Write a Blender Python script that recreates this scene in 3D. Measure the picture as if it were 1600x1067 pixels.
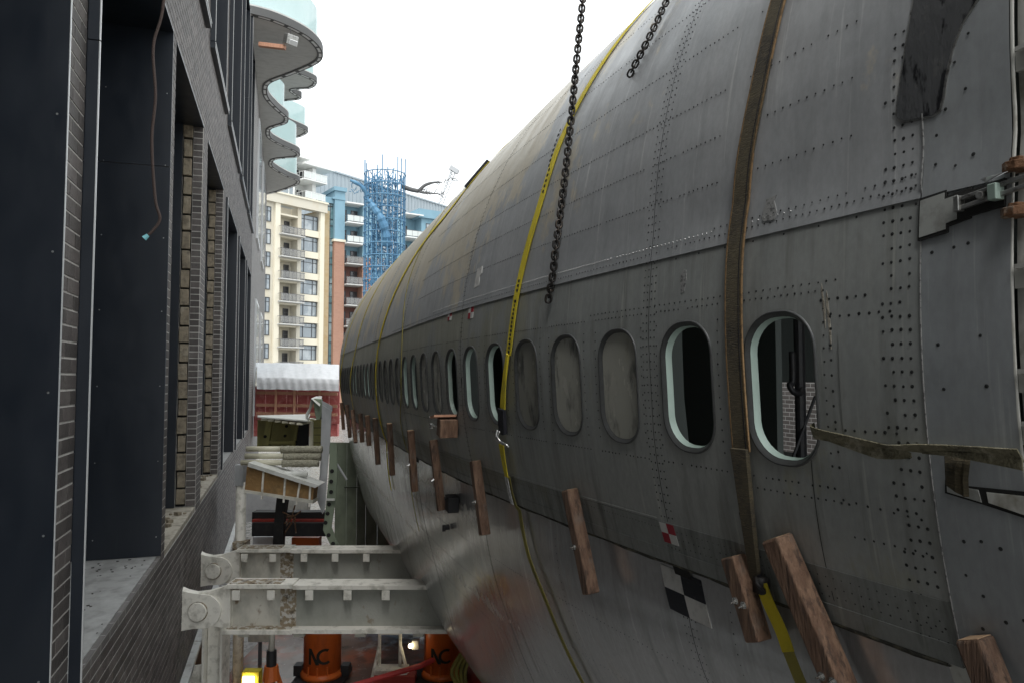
import bpy, bmesh, math, random
import numpy as np
from mathutils import Vector, Matrix
random.seed(7)
for _o in list(bpy.data.objects): bpy.data.objects.remove(_o)
SC = bpy.context.scene
COL = SC.collection
R = math.radians

# ------------------------------------------------------------------ camera
YAW = math.atan(356/1130); PITCH = math.atan(58/1130)
cam_d = bpy.data.cameras.new('camera'); cam = bpy.data.objects.new('camera', cam_d); COL.objects.link(cam)
cam.location = (0, 0, 0); cam.rotation_euler = (R(90)+PITCH, 0, -YAW)
cam_d.sensor_width = 36; cam_d.lens = 1130/1600*36; cam_d.clip_start = .05; cam_d.clip_end = 1500
SC.camera = cam

# ------------------------------------------------------------------ overcast sky
W = bpy.data.worlds.new('World'); SC.world = W; W.use_nodes = True
nt = W.node_tree; nt.nodes.clear()
wo = nt.nodes.new('ShaderNodeOutputWorld'); bg = nt.nodes.new('ShaderNodeBackground')
sky = nt.nodes.new('ShaderNodeTexSky'); sky.sky_type = 'NISHITA'; sky.sun_disc = False
sky.sun_elevation = R(58); sky.sun_rotation = R(160)
hs = nt.nodes.new('ShaderNodeHueSaturation'); hs.inputs['Saturation'].default_value = .12
wm = nt.nodes.new('ShaderNodeMix'); wm.data_type = 'RGBA'; wm.inputs[0].default_value = .86
tc = nt.nodes.new('ShaderNodeTexCoord'); wn = nt.nodes.new('ShaderNodeTexNoise'); wn.inputs['Scale'].default_value = 2.6; wn.inputs['Detail'].default_value = 5
wr = nt.nodes.new('ShaderNodeValToRGB'); wr.color_ramp.elements[0].position = .30; wr.color_ramp.elements[1].position = .52
wr.color_ramp.elements[0].color = (3.0, 3.2, 3.35, 1); wr.color_ramp.elements[1].color = (9.3, 9.7, 9.9, 1)
nt.links.new(tc.outputs['Generated'], wn.inputs['Vector']); nt.links.new(wn.outputs['Fac'], wr.inputs[0])
nt.links.new(sky.outputs[0], hs.inputs['Color']); nt.links.new(hs.outputs[0], wm.inputs[6]); nt.links.new(wr.outputs[0], wm.inputs[7])
nt.links.new(wm.outputs[2], bg.inputs[0]); bg.inputs[1].default_value = .1; nt.links.new(bg.outputs[0], wo.inputs[0])

sun_d = bpy.data.lights.new('sun', 'SUN'); sun_d.energy = 1.0; sun_d.angle = R(25); sun_d.color = (1, .985, .965)
sun = bpy.data.objects.new('sun', sun_d); COL.objects.link(sun)
sun.rotation_euler = (R(32), 0, R(160-180))
SC.view_settings.view_transform = 'Standard'; SC.view_settings.look = 'None'
SC.view_settings.exposure = 1.2; SC.cycles.max_bounces = 6; SC.cycles.diffuse_bounces = 3; SC.cycles.glossy_bounces = 3; SC.cycles.transparent_max_bounces = 6; SC.view_settings.gamma = 1; SC.view_settings.use_curve_mapping = False

GZ = -5.4          # ground level below the camera
CY_, SY_ = math.cos(YAW), math.sin(YAW)
def L(a, b, z): return Vector((a*CY_+b*SY_, -a*SY_+b*CY_, z))        # axes turned with the camera, shared by the temporary steelwork: a right, b forward
def at(px, py, Z): return L((px-800)*Z/1130, Z, (591.5-py)*Z/1130)
CAM_YAW_ROT = Matrix.Rotation(-YAW, 4, 'Z')

# ------------------------------------------------------------------ materials
def nodes(m):
    m.use_nodes = True; t = m.node_tree; return t, t.nodes, t.links, t.nodes['Principled BSDF']
def noise_mask(t, pos, scale, stretch, lo, hi, detail=4, rough=.6, seed=0):
    mp = t.nodes.new('ShaderNodeMapping'); mp.inputs['Scale'].default_value = stretch; mp.inputs['Location'].default_value = (seed*3.1, seed*1.7, seed*2.3)
    t.links.new(pos, mp.inputs[0])
    n = t.nodes.new('ShaderNodeTexNoise'); n.inputs['Scale'].default_value = scale; n.inputs['Detail'].default_value = detail; n.inputs['Roughness'].default_value = rough
    t.links.new(mp.outputs[0], n.inputs['Vector'])
    r = t.nodes.new('ShaderNodeMapRange'); r.inputs[1].default_value = lo; r.inputs[2].default_value = hi
    t.links.new(n.outputs['Fac'], r.inputs[0]); return r.outputs[0], n.outputs['Fac']
def mixc(t, fac, a, b):
    m = t.nodes.new('ShaderNodeMix'); m.data_type = 'RGBA'
    for i, v in ((0, fac), (6, a), (7, b)):
        if hasattr(v, 'is_linked'): t.links.new(v, m.inputs[i])
        else: m.inputs[i].default_value = v if i == 0 else (*v, 1)
    return m.outputs[2]
def math_(t, op, a, b):
    m = t.nodes.new('ShaderNodeMath'); m.operation = op
    for i, v in ((0, a), (1, b)):
        if hasattr(v, 'is_linked'): t.links.new(v, m.inputs[i])
        else: m.inputs[i].default_value = v
    return m.outputs[0]
def M(name, col, rough=.6, metal=0., layers=(), bump=0., bscale=30, bstretch=(1, 1, 1), rvar=0., vary=0., spec=.5, emit=None):
    """layers: (colour, scale, stretch, lo, hi, amount)"""
    m = bpy.data.materials.new(name); t, N, K, P = nodes(m)
    pos = N.new('ShaderNodeNewGeometry').outputs['Position']
    c = None
    cur = col
    for i, (lc, sc, st, lo, hi, am) in enumerate(layers):
        f, _ = noise_mask(t, pos, sc, st, lo, hi, seed=i+1)
        cur = mixc(t, math_(t, 'MULTIPLY', f, am), cur, lc)
    if vary:
        oi = N.new('ShaderNodeObjectInfo'); gi = N.new('ShaderNodeNewGeometry')
        s = math_(t, 'FRACT', math_(t, 'ADD', oi.outputs['Random'], gi.outputs['Random Per Island']), 0)
        h = N.new('ShaderNodeHueSaturation')
        if hasattr(cur, 'is_linked'): K.new(cur, h.inputs['Color'])
        else: h.inputs['Color'].default_value = (*cur, 1)
        mr = N.new('ShaderNodeMapRange'); mr.inputs[3].default_value = 1-vary; mr.inputs[4].default_value = 1+vary
        K.new(s, mr.inputs[0]); K.new(mr.outputs[0], h.inputs['Value']); cur = h.outputs[0]
    if hasattr(cur, 'is_linked'): K.new(cur, P.inputs['Base Color'])
    else: P.inputs['Base Color'].default_value = (*cur, 1)
    P.inputs['Roughness'].default_value = rough; P.inputs['Metallic'].default_value = metal
    P.inputs['Specular IOR Level'].default_value = spec
    if rvar:
        f, _ = noise_mask(t, pos, 7, (1, 1, .4), .3, .7, seed=9)
        mr = N.new('ShaderNodeMapRange'); mr.inputs[3].default_value = max(.03, rough-rvar); mr.inputs[4].default_value = min(1, rough+rvar)
        K.new(f, mr.inputs[0]); K.new(mr.outputs[0], P.inputs['Roughness'])
    if bump:
        _, n = noise_mask(t, pos, bscale, bstretch, 0, 1, seed=5)
        b = N.new('ShaderNodeBump'); b.inputs['Strength'].default_value = bump; b.inputs['Distance'].default_value = .02
        K.new(n, b.inputs['Height']); K.new(b.outputs[0], P.inputs['Normal'])
    if emit:
        P.inputs['Emission Color'].default_value = (*emit[0], 1); P.inputs['Emission Strength'].default_value = emit[1]
    return m
def brick_mat(name, c1, c2, mortar, axis='y', u=1.3):
    m = bpy.data.materials.new(name); t, N, K, P = nodes(m)
    g = N.new('ShaderNodeNewGeometry'); sx = N.new('ShaderNodeSeparateXYZ'); K.new(g.outputs['Position'], sx.inputs[0])
    cb = N.new('ShaderNodeCombineXYZ'); K.new(sx.outputs[1 if axis == 'y' else 0], cb.inputs[0]); K.new(sx.outputs[2], cb.inputs[1])
    b = N.new('ShaderNodeTexBrick'); b.inputs['Scale'].default_value = 1; b.inputs['Brick Width'].default_value = .22*u; b.inputs['Row Height'].default_value = .0736*u
    b.inputs['Mortar Size'].default_value = .006*u; b.inputs['Mortar Smooth'].default_value = .2
    for k, v in (('Color1', c1), ('Color2', c2), ('Mortar', mortar)): b.inputs[k].default_value = (*v, 1)
    K.new(cb.outputs[0], b.inputs['Vector']); K.new(b.outputs['Color'], P.inputs['Base Color']); P.inputs['Roughness'].default_value = .65
    bp = N.new('ShaderNodeBump'); bp.inputs['Strength'].default_value = .6; bp.inputs['Distance'].default_value = .006; bp.invert = True
    K.new(b.outputs['Fac'], bp.inputs['Height']); K.new(bp.outputs[0], P.inputs['Normal'])
    return m
def skin_mat(name, base, light, dark, tan, tanamt, tan_z, rough, metal, rv=.1, wave=.25, grime=.6, chips=(), quilt=.07):
    m = bpy.data.materials.new(name); t, N, K, P = nodes(m)
    g = N.new('ShaderNodeNewGeometry'); pos = g.outputs['Position']
    sx = N.new('ShaderNodeSeparateXYZ'); K.new(pos, sx.inputs[0])
    nonmetal = None
    big, _ = noise_mask(t, pos, 1.1, (.6, 1, 1), .38, .66, seed=1)
    cur = mixc(t, math_(t, 'MULTIPLY', big, .55), base, light)
    st, _ = noise_mask(t, pos, 9, (.25, 1.6, .16), .48, .74, detail=5, seed=2)       # streaks that run down the skin
    cur = mixc(t, math_(t, 'MULTIPLY', st, .45), cur, light)
    gr, _ = noise_mask(t, pos, 6, (.2, 2.2, .22), .5, .72, detail=5, seed=3)
    cur = mixc(t, math_(t, 'MULTIPLY', gr, grime), cur, dark)
    if tanamt:                                                                       # worn primer and old paint
        wz = N.new('ShaderNodeMapRange'); wz.inputs[1].default_value = tan_z[0]; wz.inputs[2].default_value = tan_z[1]; K.new(sx.outputs[2], wz.inputs[0])
        wy = N.new('ShaderNodeMapRange'); wy.inputs[1].default_value = 2.9; wy.inputs[2].default_value = 5.6; wy.inputs[3].default_value = -.2; K.new(sx.outputs[1], wy.inputs[0])
        tn, raw = noise_mask(t, pos, 1.3, (.8, 1.1, .7), 0, 1, detail=7, rough=.72, seed=4)
        e = math_(t, 'ADD', raw, math_(t, 'MULTIPLY', math_(t, 'MULTIPLY', wz.outputs[0], wy.outputs[0]), .27))
        th = N.new('ShaderNodeMapRange'); th.inputs[1].default_value = .585; th.inputs[2].default_value = .64; K.new(e, th.inputs[0])
        cur = mixc(t, math_(t, 'MULTIPLY', th.outputs[0], tanamt), cur, tan)
    if chips:
        for zc, sl, sd in chips:
            ln = math_(t, 'ADD', sx.outputs[2], math_(t, 'MULTIPLY', sx.outputs[1], sl))
            ds = math_(t, 'ABSOLUTE', math_(t, 'SUBTRACT', ln, zc), 0)
            bd = N.new('ShaderNodeMapRange'); bd.inputs[1].default_value = 0; bd.inputs[2].default_value = .16; bd.inputs[3].default_value = .11; bd.inputs[4].default_value = -.15; K.new(ds, bd.inputs[0])
            _, rw = noise_mask(t, pos, 7, (1, 1, .5), 0, 1, detail=6, rough=.7, seed=sd)
            th = N.new('ShaderNodeMapRange'); th.inputs[1].default_value = .60; th.inputs[2].default_value = .63; cy = N.new('ShaderNodeMapRange'); cy.inputs[1].default_value = 4.2; cy.inputs[2].default_value = 6.0; cy.inputs[3].default_value = -.2; cy.inputs[4].default_value = .02; K.new(sx.outputs[1], cy.inputs[0]); K.new(math_(t, 'ADD', math_(t, 'ADD', rw, cy.outputs[0]), bd.outputs[0]), th.inputs[0])
            cur = mixc(t, math_(t, 'MULTIPLY', th.outputs[0], .85), cur, (.72, .69, .62)); nonmetal = th.outputs[0] if nonmetal is None else math_(t, 'MAXIMUM', nonmetal, th.outputs[0])
    sc_, _ = noise_mask(t, pos, 16, (.2, 1.8, .07), .62, .70, detail=3, seed=14)      # pale run marks
    cur = mixc(t, math_(t, 'MULTIPLY', sc_, .35), cur, (min(1, light[0]*1.5), min(1, light[1]*1.5), min(1, light[2]*1.45)))
    fine, _ = noise_mask(t, pos, 45, (1, 1, .5), .35, .7, detail=4, seed=6)
    cur = mixc(t, math_(t, 'MULTIPLY', fine, .22), cur, dark)
    K.new(cur, P.inputs['Base Color']); P.inputs['Metallic'].default_value = metal
    if nonmetal is not None:
        K.new(math_(t, 'MULTIPLY', math_(t, 'SUBTRACT', 1.0, nonmetal), metal), P.inputs['Metallic'])
    mr = N.new('ShaderNodeMapRange'); mr.inputs[3].default_value = rough-rv; mr.inputs[4].default_value = rough+rv
    rr_, _ = noise_mask(t, pos, 5, (.4, 1.3, .35), .3, .7, detail=4, seed=7); K.new(rr_, mr.inputs[0]); K.new(mr.outputs[0], P.inputs['Roughness'])
    _, n1 = noise_mask(t, pos, 1.6, (1, 1, .8), 0, 1, detail=2, seed=8); _, n2 = noise_mask(t, pos, 60, (1, 1, .6), 0, 1, seed=9)
    b1 = N.new('ShaderNodeBump'); b1.inputs['Strength'].default_value = wave; b1.inputs['Distance'].default_value = .05; K.new(n1, b1.inputs['Height'])
    # quilting between the frames and stringers of the skin
    qy = math_(t, 'SINE', math_(t, 'MULTIPLY', sx.outputs[1], 12.18), 0); qz = math_(t, 'SINE', math_(t, 'MULTIPLY', sx.outputs[2], 25.0), 0)
    b3 = N.new('ShaderNodeBump'); b3.inputs['Strength'].default_value = quilt; b3.inputs['Distance'].default_value = .006; K.new(math_(t, 'MULTIPLY', math_(t, 'ADD', qy, 1.0), math_(t, 'ADD', qz, 1.0)), b3.inputs['Height']); K.new(b1.outputs[0], b3.inputs['Normal'])
    b2 = N.new('ShaderNodeBump'); b2.inputs['Strength'].default_value = .06; b2.inputs['Distance'].default_value = .01; K.new(n2, b2.inputs['Height']); K.new(b3.outputs[0], b2.inputs['Normal'])
    K.new(b2.outputs[0], P.inputs['Normal'])
    return m
def glass_mat(name, tint, alpha, rough=.05):
    m = bpy.data.materials.new(name); t, N, K, P = nodes(m)
    P.inputs['Base Color'].default_value = (*tint, 1); P.inputs['Roughness'].default_value = rough; P.inputs['Alpha'].default_value = alpha
    return m

m_up = skin_mat('skin_upper', (.40, .415, .425), (.54, .545, .545), (.21, .213, .213), (.60, .54, .42), .9, (.3, 1.9), .46, .18, grime=.26, wave=.3)
m_mid = skin_mat('skin_band', (.33, .345, .335), (.43, .435, .41), (.16, .165, .14), (.36, .35, .25), .5, (-.9, .7), .44, .15, grime=.55, wave=.12)
m_doub = skin_mat('skin_doubler', (.235, .248, .24), (.31, .32, .30), (.05, .054, .045), (.20, .20, .14), .45, (-.9, -.6), .5, .1, grime=.85, wave=.1)
m_low = skin_mat('skin_lower', (.60, .61, .62), (.70, .71, .715), (.30, .30, .295), (.55, .48, .40), .25, (-2.8, -1.2), .20, .60, rv=.06, wave=.14, grime=.45, quilt=.0, chips=((-1.93, 0., 11), (-1.12, 0., 13)))
m_door = skin_mat('skin_door', (.32, .34, .35), (.40, .415, .42), (.19, .19, .19), (.3, .3, .28), .0, (0, 1), .46, .15, grime=.35, wave=.08)
m_gapdark = M('joint_dark', (.012, .012, .011), .8)
m_bead = M('shade_dark_sealant', (.03, .03, .024), .85, layers=[((.13, .12, .08), 14, (1, 1, 3), .5, .65, .8)], bump=.6, bscale=40)  # dark tone stands in for shadow under the crease overhang
m_rivet = M('rivet_dark', (.03, .031, .031), .55, .3)
m_rivet2 = M('rivet_bright', (.34, .34, .33), .38, .8)
m_plate = M('plate_metal', (.36, .37, .35), .5, .1, layers=[((.2, .2, .18), 25, (1, 1, 1), .45, .7, .7)])
m_rim = M('window_rim_metal', (.085, .088, .088), .45, .3, layers=[((.06, .06, .055), 25, (1, 1, 1), .45, .7, .7)])
m_mint = M('mint_primer', (.33, .42, .37), .5, layers=[((.22, .29, .25), 9, (1, 1, .5), .45, .7, .6)])
m_plug = M('window_plug', (.40, .395, .345), .22, .15, layers=[((.05, .055, .055), 7, (1, 1.2, .5), .52, .66, .75), ((.36, .35, .27), 5, (1, 1, .5), .5, .75, .6)], rvar=.14, vary=.3)
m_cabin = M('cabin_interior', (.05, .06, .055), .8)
m_white = M('end_frame_paint', (.55, .55, .51), .55, layers=[((.22, .2, .15), 12, (1, 1, .6), .5, .68, .8)])
m_rust = M('rusty_steel', (.16, .08, .04), .8, .3, layers=[((.35, .30, .24), 22, (1, 1, 1), .52, .62, .7)], bump=.5)
m_steelc = M('cast_latch_metal', (.45, .45, .43), .35, .85, layers=[((.12, .11, .1), 30, (1, 1, 1), .5, .65, .8)])
m_patch = M('cut_out_dark', (.11, .113, .116), .25, .2, layers=[((.012, .012, .014), 16, (1, 1, .3), .5, .56, .9), ((.16, .16, .155), 20, (1, 1, .5), .62, .68, .6)], bump=.18, bscale=35, bstretch=(1, 1, .4))
m_webb = M('brown_webbing', (.095, .078, .046), .9, layers=[((.035, .03, .024), 5, (1, 1, 1), .45, .62, .8), ((.17, .135, .075), 320, (.1, .1, 1), .5, .6, .55)], bump=.7, bscale=420, bstretch=(.08, .08, 1))
m_yel = M('yellow_webbing', (.72, .58, .03), .75, layers=[((.32, .27, .04), 10, (1, 1, .7), .5, .72, .7)], bump=.4, bscale=200)
m_yelold = M('old_yellow_webbing', (.30, .26, .06), .85, layers=[((.12, .11, .05), 8, (1, 1, .6), .45, .7, .7)])
m_black = M('black_sleeve', (.012, .012, .018), .7, bump=.3, bscale=90)
m_ink = M('strap_ink', (.015, .015, .012), .8)
m_hook = M('zinc_hook', (.6, .6, .58), .25, .95)
m_chain = M('chain_steel', (.045, .042, .04), .42, .8, layers=[((.10, .075, .055), 30, (1, 1, 1), .5, .66, .7)])
m_wood = M('timber_post', (.135, .076, .048), .8, layers=[((.23, .14, .09), 4, (8, 8, .7), .42, .62, .85), ((.05, .032, .024), 6, (7, 7, .5), .52, .66, .85), ((.17, .15, .13), 9, (1, 1, .5), .55, .7, .55)], bump=.8, bscale=10, bstretch=(9, 9, .6), vary=.3)
m_woodend = M('timber_end_grain', (.42, .28, .17), .8, layers=[((.22, .13, .08), 40, (1, 1, 1), .5, .7, .7)])
m_tape_w = M('target_white', (.62, .61, .58), .6, layers=[((.35, .35, .33), 18, (1, 1, 1), .5, .7, .6)])
m_tape_k = M('target_black', (.012, .015, .022), .5, layers=[((.10, .10, .10), 30, (1, 1, 2), .62, .7, .5)])
m_tape_r = M('target_red', (.33, .02, .035), .6)
m_label = M('paper_label', (.68, .68, .66), .7, layers=[((.3, .3, .3), 80, (1, 1, .4), .5, .55, .8)])

m_brick = M('brown_grey_brick', (.075, .064, .060), .6, layers=[((.12, .11, .10), 6, (1, 1, .6), .45, .72, .55), ((.25, .24, .225), 2.2, (1, .6, .5), .6, .76, .35), ((.03, .027, .026), 26, (1, 1, 1), .52, .7, .6)], bump=.35, bscale=70, vary=.38)
m_mortar = M('mortar', (.50, .48, .45), .9, layers=[((.32, .31, .29), 12, (1, 1, 1), .45, .7, .7)], bump=.3)
m_brickf = brick_mat('far_brick', (.10, .093, .087), (.15, .14, .13), (.30, .29, .28))
m_brickr = brick_mat('opposite_brick', (.14, .125, .115), (.20, .18, .17), (.62, .61, .59), u=1.1)
m_navy = M('charcoal_cladding', (.0095, .0135, .0205), .36, layers=[((.015, .020, .029), 2.5, (1, 1, .5), .4, .7, .6), ((.03, .033, .037), 7, (2, 2, .12), .62, .78, .4), ((.06, .062, .064), 120, (1, 1, 1), .68, .73, .5)], rvar=.06)
m_trim = M('bright_edge_trim', (.62, .63, .63), .35, .3)
m_sill = M('galvanised_sill', (.33, .33, .32), .55, layers=[((.20, .20, .19), 6, (1, 1, 1), .45, .65, .7), ((.46, .46, .45), 3, (2, 1, 1), .5, .7, .5)], bump=.2, bscale=14)
m_cop = M('raw_coping', (.36, .33, .27), .9, layers=[((.16, .14, .11), 9, (1, 1, 1), .45, .66, .8)], bump=.6, bscale=25)
m_block = M('rough_block', (.26, .22, .16), .95, layers=[((.12, .10, .075), 11, (1, 1, 1), .45, .66, .8), ((.38, .34, .27), 7, (1, 1, 1), .55, .7, .6)], bump=.9, bscale=22)
m_debris = M('debris', (.06, .055, .05), .9)
m_glassd = M('dark_glazing', (.010, .013, .018), .12, spec=.6)
m_ledge = M('ledge_metal', (.50, .51, .50), .55, layers=[((.28, .27, .25), 8, (1, 1, 1), .5, .7, .7)])
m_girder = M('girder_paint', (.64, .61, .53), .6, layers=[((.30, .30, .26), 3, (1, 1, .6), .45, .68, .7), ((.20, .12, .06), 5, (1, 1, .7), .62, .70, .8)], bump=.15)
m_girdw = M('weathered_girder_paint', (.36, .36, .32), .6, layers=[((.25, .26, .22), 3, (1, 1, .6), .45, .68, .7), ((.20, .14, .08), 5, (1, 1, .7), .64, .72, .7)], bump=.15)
m_girdf = M('girder_flange_paint', (.80, .77, .69), .6, layers=[((.36, .34, .28), 7, (1, 1, 1), .5, .68, .7)])
m_weld = M('weld_scale', (.30, .24, .16), .9, layers=[((.62, .60, .55), 16, (1, 1, 1), .48, .58, .9), ((.07, .05, .03), 10, (1, 1, 1), .55, .64, .8)], bump=.8, bscale=40)
m_orange = M('orange_jack_paint', (.60, .13, .022), .38, layers=[((.30, .055, .012), 6, (1, 1, .4), .5, .7, .6)])
m_orange2 = M('safety_orange', (.60, .13, .02), .5)
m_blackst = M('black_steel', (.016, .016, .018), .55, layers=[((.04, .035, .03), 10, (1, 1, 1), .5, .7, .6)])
m_red = M('red_steel', (.32, .035, .022), .5, layers=[((.16, .02, .015), 5, (1, 1, 1), .5, .7, .7)])
m_redsheet = M('red_sheet', (.50, .04, .035), .55, layers=[((.30, .025, .025), 3, (1, 1, 1), .45, .66, .7)])
m_wetred = M('wet_red_floor', (.17, .11, .09), .16, layers=[((.36, .095, .045), .9, (1, 1, 1), .44, .60, .8), ((.07, .05, .04), 2.4, (1, 1, 1), .5, .66, .7), ((.36, .34, .32), 1.6, (1, 1, 1), .60, .7, .6)], rvar=.12, bump=.12, bscale=6)
m_ground = M('wet_concrete', (.25, .245, .235), .30, layers=[((.10, .085, .075), 2.2, (1, 1, 1), .5, .66, .7), ((.36, .34, .32), 1.1, (1, 1, 1), .56, .7, .6)], rvar=.22, bump=.15)
m_green_shade = M('shaded_green_primer', (.09, .105, .075), .55, layers=[((.03, .035, .025), 3, (1, 1, .6), .45, .7, .6)])  # darkened copy of the green primer, with shade put into the colour
m_green = M('green_primer', (.21, .25, .18), .55, layers=[((.09, .11, .08), 3, (1, 1, .6), .45, .7, .6)])
m_yprimer = M('yellow_primer', (.30, .28, .10), .6, layers=[((.17, .15, .07), 4, (1, 1, .6), .45, .68, .7)])
m_alu = M('bare_aluminium', (.50, .51, .52), .4, .3, layers=[((.24, .25, .26), 4, (1, 1, .4), .45, .7, .6)], rvar=.1, bump=.3, bscale=3)
m_wskin = M('wing_skin_paint', (.62, .62, .58), .5, layers=[((.42, .43, .38), 5, (1, 1, 1), .5, .7, .6)])
m_foam = M('crusted_tube', (.36, .34, .26), .95, layers=[((.20, .19, .14), 30, (1, 1, 1), .45, .66, .8)], bump=1, bscale=50)
m_tube = M('cream_tube', (.60, .57, .44), .5, layers=[((.42, .38, .28), 9, (1, 1, 1), .5, .7, .5)])
m_honey = M('brown_composite', (.26, .15, .055), .7, layers=[((.13, .08, .035), 5, (1, 1, 1), .45, .66, .8), ((.42, .28, .12), 4, (1, 1, 1), .55, .7, .6)], bump=.4)
m_tarp = M('white_tarpaulin', (.70, .71, .72), .5, layers=[((.52, .53, .55), 3, (2, 1, 3), .45, .7, .6)])
m_redply = M('red_hoarding', (.52, .13, .12), .6, layers=[((.66, .30, .27), 5, (1, 1, 1), .52, .66, .7), ((.28, .03, .03), 4, (1, 1, 1), .55, .7, .6)])
m_lumber = M('fresh_lumber', (.52, .27, .17), .75, layers=[((.38, .18, .11), 6, (4, 4, 1), .45, .7, .7)])
m_slab = M('concrete_slab', (.52, .52, .50), .8, layers=[((.40, .40, .38), 2.5, (1, 2, 1), .45, .7, .7)], bump=.2)
m_rimb = M('slab_rim', (.075, .075, .073), .6)
m_lit = M('rim_channel', (.72, .73, .72), .5)
m_bglass = glass_mat('balcony_glass', (.46, .62, .61), .66)
m_curtain = M('tower_glazing', (.45, .56, .57), .12, spec=.7)
m_cream = M('cream_stucco', (.60, .565, .475), .85, layers=[((.56, .48, .34), .5, (1, 1, .5), .45, .7, .6)])
m_cream2 = M('pale_stucco', (.74, .69, .56), .85)
m_ochre = M('ochre_brick', (.50, .40, .25), .85, layers=[((.44, .30, .14), 1.2, (1, 1, 2), .45, .7, .6)])
m_whitew = M('white_cladding', (.74, .75, .73), .7)
m_pane = M('window_pane', (.22, .26, .29), .10, spec=.8, layers=[((.42, .46, .48), .5, (1, 1, .8), .5, .62, .8)])
m_paned = M('dark_pane', (.05, .05, .055), .15, spec=.7)
m_frame = M('dark_window_frame', (.045, .05, .055), .5)
m_rail = M('railing_metal', (.11, .11, .115), .5)
m_teal = M('teal_glazing', (.10, .20, .22), .12, spec=.8, layers=[((.35, .45, .47), .6, (1, 1, .6), .5, .6, .7)])
m_redbr = M('red_brick_far', (.37, .21, .15), .85, layers=[((.30, .165, .115), 2, (1, 1, 3), .45, .7, .6)])
m_brownbr = M('brown_brick_far', (.17, .085, .07), .85)
m_bluew = M('blue_stucco', (.20, .34, .42), .8, layers=[((.16, .28, .35), .6, (1, 1, .6), .45, .7, .6)])
m_greyc = M('corrugated_grey', (.36, .41, .44), .6, layers=[((.28, .33, .36), 1.5, (6, 6, .2), .45, .6, .6)])
m_bluest = M('blue_painted_steel', (.07, .19, .32), .6, layers=[((.14, .30, .43), .9, (1, 1, 1), .45, .7, .7)])
m_bark = M('grey_bark', (.11, .11, .11), .9)
m_crane = M('crane_steel', (.40, .41, .42), .6)
m_cable = M('rusty_cable', (.075, .05, .042), .8, bump=.6, bscale=150)
m_cap = M('blue_cable_cap', (.22, .55, .60), .5)
m_lamp = M('lit_lamp_lens', (1, .9, .6), .4, emit=((1, .88, .55), 5))
m_lampw = M('lit_bulb', (1, .9, .7), .4, emit=((1, .85, .55), 8))

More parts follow.
